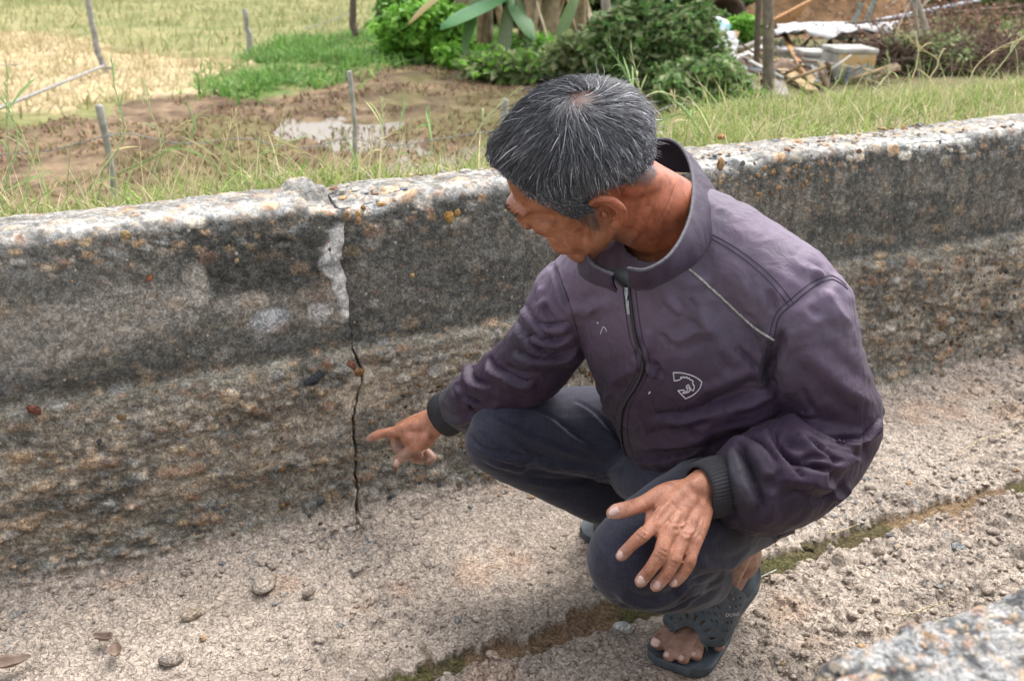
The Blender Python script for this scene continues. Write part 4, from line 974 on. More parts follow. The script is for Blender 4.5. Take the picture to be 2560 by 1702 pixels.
# crumpled white sheet over the boxes
def sheet(pts, name, label, cat, mat, amp, seed, thick=.01, n=34):
    a, b_, c_, d_ = [np.array(p) for p in pts]; s = np.linspace(0, 1, n); S, T = np.meshgrid(s, s, indexing='ij'); S, T = S[..., None], T[..., None]
    V = a * (1 - S) * (1 - T) + b_ * S * (1 - T) + c_ * S * T + d_ * (1 - S) * T; r = 1 - np.abs(fbm(V, 3.5, 3, seed) * 2 - 1); V = V + np.array([0, 0, 1]) * (amp * (r - .6))[..., None] + (rg.normal(0, .01, 3))
    e = (np.abs(S - .5) > .47) | (np.abs(T - .5) > .47); V = V + e * (np.stack([vn(V, 5, seed + 1), vn(V, 5, seed + 2), 0 * V[..., 0]], -1) - .5) * .12 * [1, 1, 0]
    o = mesh_obj(name, V.reshape(-1, 3), grid_faces(n, n), mat); m_ = o.modifiers.new("t", 'SOLIDIFY'); m_.thickness = thick; return tag(o, label, cat)
g1, g2, g3, g4 = gp(1780, 150), gp(2050, 165), gp(2060, 110), gp(1800, 110)
sheet([g1 + [0, .2, .32], g2 + [0, .3, .40], g3 + [0, 0, .30], g4 + [0, 0, .28]], "plastic_sheet", "crumpled white plastic sheet draped over the foam boxes", "plastic sheet", M_TARP, .22, 5)
g1, g2 = gp(1625, 165), gp(1700, 160)
sheet([g1 + [0, 0, .06], g2 + [0, 0, .10], gp(1690, 140) + [0, 0, .35], gp(1640, 135) + [0, 0, .30]], "plastic_bag", "torn white plastic bag at the left foot of the heap", "plastic bag", M_TARP, .20, 6)
def sack(x, y, r, mat, label, seed):
    c = gp(x, y) + [0, 0, r[2] * .8]; mb = MB(); ellipsoid(mb, [0, 0, 0], np.eye(3), r, 30); V = np.concatenate(mb.V); V = V * (1 + .35 * (fbm(V, 4, 3, seed) - .5))[:, None] + c; mb.V = [V]; return tag(mb.build("sack", mat), label, "sack")
M_BLUEBAG = simple("white_blue_sack", (.60, .62, .64), .5, (.25, .50, .56), 3.5, lo=.42, hi=.5)
sack(1632, 112, (.36, .26, .26), M_BLUEBAG, "bulging white and turquoise sack left of the trunks", 3)
sack(1708, 62, (.30, .25, .14), simple("teal_cloth", (.16, .27, .28), .8, (.10, .16, .17), 6), "grey-teal bundle of cloth behind the barrel", 4)
M_CLAY = simple("old_clay", (.14, .10, .075), .8, (.07, .055, .045), 9)
def barrel(x, y):
    c = gp(x, y) + [0, 0, .30]; ax = nrm(np.array([.25, -.92, .3])); s_ = nrm(np.cross(ax, [0, 0, 1])); u_ = np.cross(s_, ax); th = np.linspace(0, 2 * np.pi, 40, endpoint=False); rows = []
    for z, r in ((-.55, .24), (-.53, .29), (-.3, .33), (0, .34), (.02, .355), (.05, .355), (.05, .31), (0, .29), (-.5, .24)):
        rows.append(c + ax * z + s_ * (r * np.cos(th))[:, None] + u_ * (r * np.sin(th))[:, None])
    o = mesh_obj("barrel", np.concatenate(rows), grid_faces(9, 40, True), M_CLAY); return tag(o, "dark round barrel lying with its open mouth towards the canal", "barrel")
barrel(1668, 78)
def plank(a, b_, w, th, mat, label, roll=0, name="plank", grp="planks thrown on the rubbish heap"):
    a, b_ = np.array(a), np.array(b_); d = nrm(b_ - a); s_ = nrm(np.cross(d, [0, 0, 1])); u_ = np.cross(s_, d); M = np.stack([d, s_ * math.cos(roll) + u_ * math.sin(roll), u_ * math.cos(roll) - s_ * math.sin(roll)], 1)
    V, F = box_geo((a + b_) / 2, M, (np.linalg.norm(b_ - a) / 2, w / 2, th / 2)); o = bev(mesh_obj(name, V, F, mat, smooth=False), .006); return tag(o, label, "plank", grp)
gq = lambda x, y, z: gp(x, y) + np.array([0, 0, z])
plank(gq(1775, 150, .10), gq(1885, 205, .05), .16, .03, M_WOOD, "yellow new plank slanting down below the foam boxes")
plank(gq(1780, 172, .12), gq(1870, 215, .03), .12, .03, M_WOOD, "second yellow plank, lowest and nearest the bank")
plank(gq(1660, 170, .12), gq(1770, 140, .22), .10, .03, M_FOAM, "pale plank rising to the right below the torn bag")
plank(gq(1640, 180, .05), gq(1700, 165, .10), .10, .03, M_OLDW, "short grey board at the left foot of the heap")
plank(gq(1690, 190, .05), gq(1820, 170, .16), .18, .03, M_OLDW, "dark weathered board crossing behind the tree trunks")
plank(gq(1790, 195, .05), gq(1800, 225, .02), .14, .03, M_OLDW, "stub of dark board pointing at the bank")
plank(gq(1740, 110, .18), gq(1840, 95, .46), .46, .03, M_PLY, "orange-brown board leaning on the heap behind the trunks", .9)
plank(gq(2000, 120, .42), gq(2240, 95, .62), .05, .04, simple("pale_pipe", (.45, .47, .55), .5), "long pale bluish pole lying to the right of the plastic sheet", 0, "pole")
def mound(x, y, rx, ry, h, mat, label, name, cat, seed, rough=.35):
    c = gp(x, y); n_ = 60; s = np.linspace(-1.15, 1.15, n_); S, T = np.meshgrid(s, s, indexing='ij'); r = np.sqrt(S * S + T * T); P = np.stack([S * rx + c[0], T * ry + c[1]], -1)
    Z = h * np.clip(1 - r, -.05, 1) ** 1.1 if False else h * np.exp(-(r * 1.35) ** 2.2) * (1 + rough * (fbm(P, 4, 4, seed) - .5) * 2) - .06; V = np.concatenate([P, (ZM + Z)[..., None]], -1)
    return tag(mesh_obj(name, V.reshape(-1, 3), grid_faces(n_, n_), mat), label, cat)
mound(1900, 72, 1.7, 1.3, 1.5, M_SOIL, "heap of brown dirt behind the white sheet", "dirt_heap", "dirt heap", 8)
mound(1700, 205, .35, .25, .22, simple("pale_stone", (.42, .36, .30), .9), "pale rounded lump of clay at the foot of the twin trunks", "clay_lump", "clay", 9)
mound(1760, 175, 1.1, .5, .22, simple("litter_soil", (.24, .17, .12), .95, (.12, .085, .06), 10, .9, .04), "brown litter and leaf mould under the boards", "litter_pile", "litter", 10, .8)
# pole fence by the dirt heap and twig tangle
M_TEAL = simple("teal_pole", (.25, .36, .36), .6, (.16, .22, .22), 8)
for k, (x0, x1, yb, lab) in enumerate(((1985, 1938, 92, "left leaning teal pole in front of the dirt heap"), (2010, 1965, 96, "middle leaning teal pole in front of the dirt heap"), (2105, 2080, 82, "right leaning grey-teal pole near the brown twigs"), (1865, 1855, 60, "short upright pole behind the orange-brown board"))):
    far_post(x0, -2, x1, yb, .030, lab, M_TEAL, "fence_pole", "pole", "poles of the pen behind the heap")
rail(J(1690 * D2P, 28 * D2P, 19), J(2358 * D2P, 30 * D2P, 19), .03, "long grey rail across the top of the pen", M_DPOST)
rail(J(1950 * D2P, 55 * D2P, 14), J(2400 * D2P, 8 * D2P, 14), .022, "slanting thin rail in the top right of the pen", M_DPOST)
def twigs(x, y, w, h, n, mat, label, seed):
    R = np.random.default_rng(seed); c = gp(x, y); pxm = np.linalg.norm(c - C0) / FPX * D2P; mb = MB()
    for k in range(n):
        b0 = c + np.array([R.uniform(-.5, .5) * w * pxm, R.uniform(-.5, .5), R.uniform(0, .4) * h * pxm]); e = nrm(R.normal(0, 1, 3) * [1.2, .6, .8]) * R.uniform(.3, .9); e[2] = abs(e[2]) * .7; m_ = b0 + e * .5 + R.normal(0, .07, 3)
        tube(mb, [b0, m_, b0 + e], [.012, .008, .003], seg=5, n=3)
    return tag(mb.build("brushwood", mat), label, "brushwood", kind="stuff")
M_TWIG = simple("brown_twigs", (.20, .13, .10), .9, (.10, .065, .05), 9)
twigs(2200, 165, 330, 130, 420, M_TWIG, "tangle of cut brown twigs on the right beyond the bank", 3)
twigs(2150, 60, 380, 90, 160, M_TWIG, "reddish brown branches in front of the green shrubs, top right", 4)
mb = MB(); leaf_cloud(mb, gp(2210, 150) + [0, 0, .5], np.array([1.9, .7, .55]), 2600, .05, [[.20, .11, .07], [.15, .09, .06], [.26, .16, .10]], 5)
g = mb.build("dead_leaves", M_DRY); tag(g, "withered brown leaves caught in the cut twigs", "dead leaves", kind="stuff")

# small scraps strewn over and round the heap
mb = MB(); pal = [[.34, .32, .28], [.30, .20, .12], [.46, .44, .40], [.20, .15, .10], [.38, .28, .16], [.22, .24, .26]]
for k in range(130):
    c_ = gp(rg.uniform(1620, 2050), rg.uniform(120, 205)) + [0, 0, rg.uniform(0, .22)]; M = oriented(c_, rg.uniform(0, 3.1), (rg.normal(0, .35), rg.normal(0, .35)))
    V, F = box_geo(c_, M, (rg.uniform(.06, .40), rg.uniform(.008, .04), rg.uniform(.003, .010))); mb.add(V, F, np.array(pal[k % 6]) * rg.uniform(.6, 1.2))
g = mb.build("scraps", M_LAND, smooth=False); tag(g, "splinters, rags and scraps strewn over the rubbish heap", "scraps", kind="stuff")
plank(gq(1700, 150, .20), gq(1790, 128, .34), .14, .03, M_OLDW, "old board rising to the right towards the orange-brown board", .3)
plank(gq(1800, 130, .30), gq(1850, 190, .10), .09, .025, M_PLY, "narrow reddish board sloping down in front of the grey foam box", .2)

bush(1150, 140, 90, 45, 1600, .11, LG, 91, "bright weeds squeezed between two banana stems, left part of the clump")
bush(1225, 150, 80, 45, 1500, .11, LG + DG, 92, "weeds squeezed between two banana stems, middle of the clump")
# ================================================================== THE SQUATTING MAN
man = empty("person", G(690, 600, 0), "person squatting in the canal in purple-grey windbreaker and blue trousers, pointing at the wall crack", "person")

def tp(rows):                            # rows of (px, py, t, radius[, radius2]) -> points, radii
    rows = [tuple(r) for r in rows]
    return np.array([J(r[0], r[1], r[2]) for r in rows]), np.array([r[3] for r in rows]), np.array([r[4] if len(r) > 4 else r[3] for r in rows])
TOWARD = -FW                             # towards the lens

# ---------------- head frame
HF = nrm(np.array([-.822, .120, -.556])); HU = np.array([-.545, -.287, .788]); HU = nrm(HU - HF * (HU @ HF)); HF = nrm(HF * math.cos(.21) - np.cross(HU, HF) * math.sin(.21)); HL = np.cross(HU, HF)
HM = np.stack([HF, HL, HU], 1)           # local (forward, left, up) -> world
HE = np.array([.1060, 1.382, .8800])                  # between the ears
HS = 1.05
def hd(p): return HE + HM @ (np.asarray(p, float) * HS) if np.ndim(p) == 1 else HE + (np.asarray(p, float) * HS) @ HM.T
def hdir(v): return HM @ np.asarray(v, float)

def build_body():
    b = MB()
    # torso and limbs inside the clothes
    tube(b, [(.40, 1.62, .30), (.35, 1.56, .42), (.30, 1.50, .56), (.27, 1.46, .68)], [.13, .12, .14, .13], [.10, .09, .10, .08], side=nrm(J(828, 302, 1.42) - J(572, 295, 1.65)), seg=24)
    for rows in (L_ARM, R_ARM, L_LEG, R_LEG):
        P, r, _ = tp(rows); tube(b, P, np.maximum(r * .42, .022), seg=16)
    P, r, _ = tp([(672, 250, 1.50, .06), (745, 275, 1.46, .045), (822, 302, 1.43, .045)]); tube(b, P, r)
    P, r, _ = tp([(672, 250, 1.50, .06), (620, 285, 1.56, .045), (576, 297, 1.64, .045)]); tube(b, P, r)
    # neck
    nk = np.array([J(676, 236, 1.50), J(660, 215, 1.46), hd((-.035, 0, -.055)), hd((-.015, 0, -.01))])
    tube(b, nk, [.060, .060, .060, .062], [.064, .064, .064, .065], side=HL, seg=28, n=6)
    # skull and face
    ellipsoid(b, hd((-.012, 0, .045)), HM, (.100, .077, .085), 36)
    ellipsoid(b, hd((.030, 0, .040)), HM, (.066, .066, .070), 30)
    ellipsoid(b, hd((.040, 0, -.020)), HM, (.050, .060, .055), 28)
    tube(b, hd(np.array([(-.005, .052, -.015), (.005, .054, -.050), (.045, .036, -.078), (.068, .014, -.086), (.068, -.014, -.086), (.045, -.036, -.078), (.005, -.054, -.050), (-.005, -.052, -.015)])),
         [.016, .018, .018, .020, .020, .018, .018, .016], seg=14, n=5)                        # jaw
    ellipsoid(b, hd((.045, 0, -.058)), HM, (.048, .040, .036), 24)
    for s in (1, -1):
        ellipsoid(b, hd((.062, s * .040, -.006)), HM, (.028, .024, .020), 18)                # cheek bones
        tube(b, hd(np.array([(.100, s * .006, .030), (.096, s * .030, .034), (.078, s * .052, .026)])), [.008, .009, .008], seg=12)   # brow
        ellipsoid(b, hd((.083, s * .031, .014)), HM, (.0135, .0135, .0135), 16)              # eyes under their lids
        tube(b, hd(np.array([(.093, s * .018, .008), (.094, s * .032, .006), (.083, s * .045, .010)])), [.004, .005, .004], seg=8)
        ellipsoid(b, hd((.055, s * .050, -.040)), HM, (.028, .015, .028), 14)
        # ear: rim, lobe, bowl
        def e(x, y, z): return hd((x * .82 - .030, s * (.069 + (y - .072) * .9), z * .84 - .010))
        rim = np.array([e(.012, .072, .018), e(.010, .083, .032), e(-.008, .091, .038), e(-.026, .093, .026), e(-.030, .092, .004), e(-.020, .088, -.014), e(-.006, .082, -.026), e(.006, .076, -.024)])
        tube(b, rim, [.0040, .0046, .0050, .0050, .0046, .0046, .0066, .0056], seg=10, n=6)
        inner = np.array([e(.004, .074, .020), e(-.008, .082, .022), e(-.018, .086, .010), e(-.016, .084, -.006), e(-.002, .078, -.014)])
        tube(b, inner, [.0036, .0042, .0042, .0042, .0040], seg=8, n=5)
        ellipsoid(b, e(.008, .074, -.004), HM, (.0050, .0050, .0075), 10)
        tube(b, np.array([e(-.008, .066, .0), e(-.022, .078, .006)]), [.020, .016], [.006, .004], side=HU, seg=12)
    tube(b, hd(np.array([(.100, 0, .022), (.108, 0, .004), (.110, 0, -.012), (.099, 0, -.022)])), [.008, .009, .012, .008], seg=12)   # nose
    for s in (1, -1): ellipsoid(b, hd((.106, s * .011, -.018)), HM, (.010, .008, .008), 12)
    tube(b, hd(np.array([(.083, .024, -.046), (.096, .008, -.043), (.096, -.008, -.043), (.083, -.024, -.046)])), [.003, .0055, .0055, .003], seg=8)
    tube(b, hd(np.array([(.083, .022, -.052), (.094, .008, -.055), (.094, -.008, -.055), (.083, -.022, -.052)])), [.003, .006, .006, .003], seg=8)
    # neck muscle from behind the ear
    tube(b, [hd((-.06, .030, -.005)), J(676, 196, 1.44), J(688, 208, 1.47)], [.030, .030, .026], seg=14)
    # ---- left hand spread on the knee
    W = lambda x, y, t: J(x, y, t)
    def finger(rows, flat=.9, side=None):
        P, r, _ = tp(rows); tube(b, P, r * 1.10, r * 1.10 * flat, side=side, seg=14, n=5)
    wr = W(701, 489, 1.405)
    # palm: four rays from the wrist to the knuckles plus the mound of the thumb
    kn = {'i': (655, 523, 1.352), 'm': (668, 531, 1.345), 'r': (682, 539, 1.346), 'p': (694, 543, 1.352)}
    for k, (x, y, t) in kn.items():
        off = {'i': -9, 'm': -3, 'r': 3, 'p': 8}[k]
        P = np.array([W(704 + off * .25, 487 + off * 1.0, 1.412), W((x + 702) / 2 + off * .3, (y + 488) / 2 + off * .8, (t + 1.40) / 2 + .002), W(x, y, t)])
        tube(b, P, [.0155, .0135, .0105], [.0155, .0135, .0112], seg=14, n=5)
    tube(b, [W(725, 484, 1.43), W(706, 487, 1.412), W(692, 497, 1.398)], [.031, .030, .033], [.022, .022, .017], side=nrm(W(690, 508, 1.40) - W(712, 470, 1.40)), seg=18)
    ellipsoid(b, W(677, 518, 1.378), np.stack([nrm(W(700, 530, 1.38) - W(655, 515, 1.38)), nrm(W(668, 531, 1.37) - W(700, 490, 1.40)), TOWARD], 1), (.042, .040, .012), 18)
    tube(b, [W(690, 487, 1.405), W(666, 492, 1.392), W(647, 501, 1.380)], [.014, .0145, .0115], seg=14)
    ellipsoid(b, W(664, 508, 1.385), np.eye(3), (.018, .018, .015), 14)
    finger([(652, 499, 1.382, .0112), (640, 504, 1.378, .0108), (625, 509, 1.376, .0108), (616, 511, 1.377, .0108), (610, 513, 1.380, .0075)])      # thumb
    finger([(655, 523, 1.352, .0105), (648, 530, 1.345, .0092), (642, 535, 1.342, .0094), (632, 544, 1.347, .0082), (622, 554, 1.356, .0078), (619, 556, 1.359, .006)])
    finger([(668, 531, 1.345, .0108), (663, 544, 1.335, .0094), (660, 554, 1.332, .0096), (650, 569, 1.334, .0084), (641, 580, 1.342, .0082), (639, 583, 1.344, .006)])
    finger([(682, 539, 1.346, .0102), (677, 552, 1.337, .0090), (674, 560, 1.334, .0093), (665, 575, 1.338, .0082), (656, 585, 1.345, .0080), (655, 587, 1.347, .006)])
    finger([(694, 543, 1.352, .0095), (691, 555, 1.345, .0080), (689, 562, 1.342, .0084), (682, 574, 1.344, .0074), (674, 582, 1.349, .0070), (673, 584, 1.350, .005)])
    # ---- right hand pointing at the crack
    t0 = 2.035
    tube(b, [W(448, 410, t0 - .03), W(438, 419, t0), W(428, 427, t0 + .01)], [.028, .027, .030], [.020, .020, .019], side=nrm(W(440, 440, t0) - W(425, 405, t0)), seg=18)
    for (x, y, t, wx, wy) in ((396, 431, 2.065, 436, 414), (399, 428, 2.095, 434, 409), (405, 427, 2.12, 434, 408)):
        tube(b, [W(wx, wy + 8, t0 + .01), W((x + wx) / 2 - 1, (y + wy) / 2 + 3, (t + t0) / 2), W(x, y, t)], [.017, .0155, .0115], [.019, .016, .0125], seg=14)
    tube(b, [W(428, 437, t0 + .005), W(420, 443, t0 + .01), W(411, 449, t0 + .02)], [.019, .017, .0135], seg=14)
    ellipsoid(b, W(415, 436, t0 + .025), np.eye(3), (.032, .026, .024), 16)
    finger([(396, 431, 2.065, .0120), (388, 432, 2.07, .0100), (380, 433.5, 2.075, .0100), (373, 436, 2.082, .0088), (368.5, 438.5, 2.088, .0062)])      # index
    finger([(411, 449, t0 + .02, .0125), (404, 454, t0 + .025, .0112), (398, 460, t0 + .03, .0112), (396, 464, t0 + .032, .008)])                       # thumb
    for q, (x, y, t) in enumerate(((395, 437, 2.10), (402, 440, 2.115), (410, 444, 2.12))):
        finger([(x + 4, y - 8, t + .005, .0120), (x, y + 2, t - .005, .0105), (x + 4, y + 13, t - .012, .0100), (x + 14, y + 13, t - .015, .0095), (x + 18, y + 6, t - .01, .008)])
    finger([(427, 452, 2.09, .009), (432, 457, 2.085, .009), (428, 462, 2.08, .007)])
    # ---- feet
    for (heel, ank, ball, toes, w, up_) in FEET:
        tube(b, [ank, ank * .35 + heel * .65, heel], [.036, .038, .030], [.040, .040, .032], seg=18)
        tube(b, [ank + (0, 0, .01), (ank + ball) / 2 + up_ * .012, ball + up_ * .004], [.036, .036, .040], [.034, .026, .017], side=w, seg=20)
        tube(b, [heel + up_ * .012, (heel + ball) / 2 + up_ * .004, ball], [.028, .030, .038], [.018, .014, .013], side=w, seg=16)
        f_ = nrm(toes - ball); L = np.linalg.norm(toes - ball)
        if heel is FEET[0][0]:
            for (x, y), r, z in zip(((657, 645), (668, 657), (682, 660), (695, 657), (718, 648)), (.0150, .0115, .0110, .0105, .0100), (.030, .027, .027, .027, .026)):
                tpt = G(x, y, z); rt0 = ball + w * ((tpt - ball) @ w) * .85
                tube(b, [rt0 + (0, 0, .012), rt0 * .45 + tpt * .55 + (0, 0, .010), tpt - f_ * r * .3], [r * .95, r * .92, r * 1.05], [r * .85, r * .85, r * .85], side=w, seg=12)
            continue
        for k, (o, ln, r) in enumerate(((-.034, 1.02, .0135), (-.013, 1.06, .0098), (.005, .98, .0092), (.021, .86, .0088), (.036, .70, .0085))):
            s0 = ball + w * o * .95; d_ = f_
            tube(b, [s0 + up_ * .004, s0 + d_ * L * .55 * ln + up_ * .007 + w * o * .05, s0 + d_ * L * ln * .88 + up_ * .001 + w * o * .05], [r * .95, r * .95, r * 1.05], [r * .85, r * .9, r * .85], side=w, seg=12)
    return remeshed(b, .0024, 2, .5)

# joints: (px, py, distance, radius of the sleeve or trouser leg)
L_ARM = [(796, 304, 1.43, .078), (808, 345, 1.46, .074), (822, 388, 1.50, .074), (831, 424, 1.52, .074), (806, 462, 1.49, .078), (778, 477, 1.455, .080), (750, 487, 1.435, .070), (712, 484, 1.415, .045)]
R_ARM = [(575, 295, 1.65, .070), (556, 330, 1.70, .066), (533, 362, 1.76, .066), (503, 386, 1.84, .064), (480, 399, 1.91, .059), (466, 404, 1.96, .055), (447, 412, 2.01, .034)]
L_LEG = [(782, 468, 1.72, .098), (728, 500, 1.62, .094), (678, 533, 1.50, .086), (640, 556, 1.455, .074), (650, 566, 1.48, .066), (684, 577, 1.56, .054), (706, 576, 1.63, .046)]
R_LEG = [(690, 440, 1.92, .11), (636, 438, 1.89, .096), (580, 430, 1.86, .084), (530, 430, 1.83, .072), (497, 437, 1.81, .060), (510, 452, 1.84, .055), (552, 473, 1.90, .054), (592, 494, 1.95, .050), (612, 505, 1.98, .044)]
def foot(heel, ball, toes, ank):
    f = nrm(toes - ball); w = nrm(np.cross(f, [0, 0, 1.0])); return (heel, ank, ball, toes, w, np.cross(w, f))
lt = G(664, 655, .018)
fl_dir = nrm(np.array([-.42, -.90, 0]))
fl_dir = nrm(np.array([-.50, -.866, 0])); lt = (G(657, 645, .02) + G(718, 648, .02)) / 2 + fl_dir * .022; Lball = lt - fl_dir * .066
Lheel = Lball - fl_dir * .125 + np.array([.035, -.01, .080])
Lank = Lheel + fl_dir * .035 + np.array([0, 0, .075])
rt_ = G(596, 522, .02); rdir = nrm(np.array([-.75, .25, 0])); rb_ = rt_ - rdir * .06
FEET = [foot(Lheel, Lball, lt, Lank), foot(rb_ - rdir * .12 + np.array([.01, 0, .08]), rb_, rt_, J(632, 497, 2.02))]
# order of toes: the big toe lies on the inner (camera-left) side
FEET[0] = (*FEET[0][:4], FEET[0][4] * (1 if FEET[0][4][0] > 0 else -1), np.array([0, 0, 1.0]))
FEET[1] = (*FEET[1][:4], -FEET[1][4], np.array([0, 0, 1.0]))

body_V, body_F = build_body()
_l = (body_V - HE) @ HM                                     # soften the modelled face, leave the ears crisp
_w = sstep(.0, .03, _l[:, 0]) * (np.linalg.norm(_l - [.04, 0, -.01], axis=1) < .13) * (1 - .6 * sstep(.085, .10, _l[:, 0]))
body_V = lap(body_V, body_F, 26, _w, .6)
_w = (np.linalg.norm(_l - [-.03, 0, -.05], axis=1) < .12) * (np.abs(_l[:, 1]) < .066) * sstep(-.0, -.03, _l[:, 2]) * 1.0
body_V = lap(body_V, body_F, 20, _w, .6)

def skin_mat():
    m, nt, b = new_mat("skin"); a = N(nt, "Attribute"); a.attribute_name = "Col"; v = coords(nt)
    n1 = noise(nt, v, 55, 5, .6); n2 = noise(nt, v, 600, 3, .6)
    c = mixc(nt, a.outputs['Color'], ramp(nt, n1, [(.36, (.74, .68, .66)), (.5, (1., 1., 1.)), (.64, (1.18, 1.20, 1.25))]), 1.0, 'MULTIPLY')
    c = mixc(nt, c, ramp(nt, n2, [(.38, .80), (.62, 1.16)]), 1.0, 'MULTIPLY')
    nt.links.new(c, b.inputs['Base Color']); b.inputs['Roughness'].default_value = .46; b.inputs['Specular IOR Level'].default_value = .38
    b.inputs['Subsurface Weight'].default_value = .12; b.inputs['Subsurface Radius'].default_value = (.010, .004, .002); b.inputs['Subsurface Scale'].default_value = .4
    vo = N(nt, "TexVoronoi"); vo.feature = 'DISTANCE_TO_EDGE'; vo.inputs['Scale'].default_value = 420; nt.links.new(v, vo.inputs['Vector'])
    h = bump(nt, ramp(nt, vo.outputs['Distance'], [(0, 0.), (.12, 1.)]), .22, .0006)
    n3 = noise(nt, coords(nt, (1, 1, 1)), 140, 4, .6, 1.2)
    nt.links.new(bump(nt, n3, .35, .0012, h), b.inputs['Normal']); return m
M_SKIN = skin_mat()
# skin colour: sunburnt head and neck, redder at the throat, paler fingertips, soles and toes; cropped hair at the temples and nape
n_b = fbm(body_V, 30, 3, 401)
face_c = np.array([.32, .125, .060]); neck_c = np.array([.34, .100, .048]); hand_c = np.array([.38, .168, .100]); foot_c = np.array([.33, .195, .140])
bc = np.broadcast_to(face_c, body_V.shape).copy()
Lc = (body_V - HE) @ HM                                     # head-local coordinates
dneck = sstep(-.01, -.05, Lc[:, 0]) ; bc = mix(bc, neck_c, (dneck * .8)[:, None])
isL = np.linalg.norm(body_V - J(672, 525, 1.37), axis=1) < .16; isR = np.linalg.norm(body_V - J(410, 435, 2.05), axis=1) < .16
bc[isL | isR] = hand_c; bc[body_V[:, 2] < .22] = foot_c
for tips in ([(617, 557, 1.357), (639, 583, 1.344), (655, 587, 1.347), (673, 584, 1.350), (612, 513, 1.379)], [(369, 438, 2.087), (396, 463, 2.066)]):
    for q in tips:
        d = np.linalg.norm(body_V - J(*q), axis=1); bc = mix(bc, np.array([.45, .27, .20]), (sstep(.030, .008, d) * .7)[:, None])
isH = np.linalg.norm(Lc - [0, 0, .02], axis=1) < .16
# cropped stubbly hair shadow below the longer hair
def hairline_low(x):       # lowest height of cropped hair on the side of the head, for a forward coordinate x
    return np.interp(x, [-.12, -.095, -.080, -.060, -.036, -.014, -.006, .020, .030, .044, .056, .068, .095], [-.030, -.028, -.012, .008, .024, .006, -.036, -.034, .014, .038, .054, .074, .084])
edge = Lc[:, 2] - hairline_low(Lc[:, 0]) + .006 * (fbm(body_V, 160, 2, 402) - .5) * 2
stub = sstep(-.005, .010, edge) * isH * (Lc[:, 2] < .2)
ear = (np.abs(Lc[:, 1]) > .0765) & (Lc[:, 2] < .035) & (Lc[:, 0] < -.012); stub = stub * ~ear
bc = mix(bc, np.array([.040, .034, .034]), (stub * .78)[:, None])
bc = bc * (0.88 + .24 * n_b)[:, None]

# ---- creases of the skin, knuckles, veins: displaced along traced lines
def folds(V, F, tree, strokes, sc=D2P, n=6, gain=1.0, wk=1.0):
    """strokes: (points, height, width[, sharp]); raises (or sinks) the surface along lines followed on it"""
    Nn = vnormals(V, F); D = np.zeros(len(V))
    for st in strokes:
        pts, amp, wd = st[:3]; wd = wd * wk; Q = []
        for x, y in catmull(np.asarray(pts, float) * sc, n):
            h = cast(tree, x, y)
            if h is not None: Q.append(h[0])
        if len(Q) < 3: continue
        Q = np.array(Q)
        # drop jumps across silhouettes
        lo, hi = Q.min(0) - wd * 3, Q.max(0) + wd * 3
        idx = np.where(np.all((V > lo) & (V < hi), 1))[0]
        if not len(idx): continue
        X = V[idx]; best = np.full(len(idx), 9.); bt = np.zeros(len(idx)); sg = np.zeros(len(idx))
        for i in range(len(Q) - 1):
            a, d = Q[i], Q[i + 1] - Q[i]; L2 = d @ d
            if L2 > .03 ** 2 * 4 or L2 < 1e-12: continue
            t = np.clip(((X - a) @ d) / L2, 0, 1); w = X - a - t[:, None] * d; r = np.linalg.norm(w, axis=1)
            c = r < best; best = np.where(c, r, best); bt = np.where(c, (i + t) / (len(Q) - 1), bt)
            sg = np.where(c, np.einsum('ij,ij->i', np.cross(np.broadcast_to(d, X.shape), w), Nn[idx]), sg)
        taper = np.clip(np.minimum(bt, 1 - bt) * 4.5, 0, 1) ** .7
        x = best / wd * np.sign(sg)
        if len(st) > 3 and st[3] == 'step':       # an overlapping fold: a soft rise on one side, a sharp drop on the other
            prof_ = np.where(x < 0, np.exp(-np.abs(x / 1.5) ** 1.15), np.exp(-np.abs(x / .34) ** 1.3)) - .60 * np.exp(-((x - .75) / .45) ** 2)
        else:
            prof_ = np.exp(-1.3 * np.abs(x) ** 1.25) - .32 * np.exp(-((np.abs(x) - 1.7) / .7) ** 2)
        D[idx] += amp * taper * prof_
    return V + Nn * (np.clip(D * gain, -.014, .015))[:, None]

tree_b = bvh(body_V, body_F)
Z3 = lambda ox, oy, s, pts: [((ox + x / s) * .4 / D2P, (oy + y / s) * .4 / D2P) for x, y in pts]     # enlarged crops -> photo units
hz = lambda pts: Z3(1400, 1100, 2.605, pts)
hand_lines = []
for (a, b_) in (((505, 575), (560, 625)), ((495, 600), (548, 655)), ((520, 560), (575, 600)), ((630, 720), (690, 760)), ((620, 745), (675, 790)), ((640, 700), (700, 730)),
                ((705, 780), (770, 805)), ((700, 800), (760, 830)), ((815, 795), (865, 815)), ((810, 815), (858, 835)), ((395, 395), (425, 440)), ((450, 380), (470, 430)), ((530, 360), (575, 440))):
    hand_lines.append((hz([a, ((a[0] + b_[0]) / 2, (a[1] + b_[1]) / 2 + 2), b_]), -.0011, .0016))
for p in ([(640, 560), (700, 500), (760, 420)], [(745, 620), (790, 560), (830, 470)], [(820, 650), (860, 590), (880, 500)], [(620, 560), (640, 480), (720, 380)]):
    hand_lines.append((hz(p), .0017, .0034))
for p in ([(760, 570), (840, 600), (880, 560), (900, 480)], [(700, 540), (780, 560), (840, 520)], [(860, 640), (900, 590), (930, 500)]):
    hand_lines.append((hz(p), .0014, .0020))
for p in ([(700, 500), (720, 540), (740, 560)], [(770, 560), (800, 590), (830, 600)], [(690, 350), (740, 420), (800, 470)]):
    hand_lines.append((hz(p), -.0010, .0022))
hd_z = lambda pts: Z3(1150, 150, 2.614, pts)
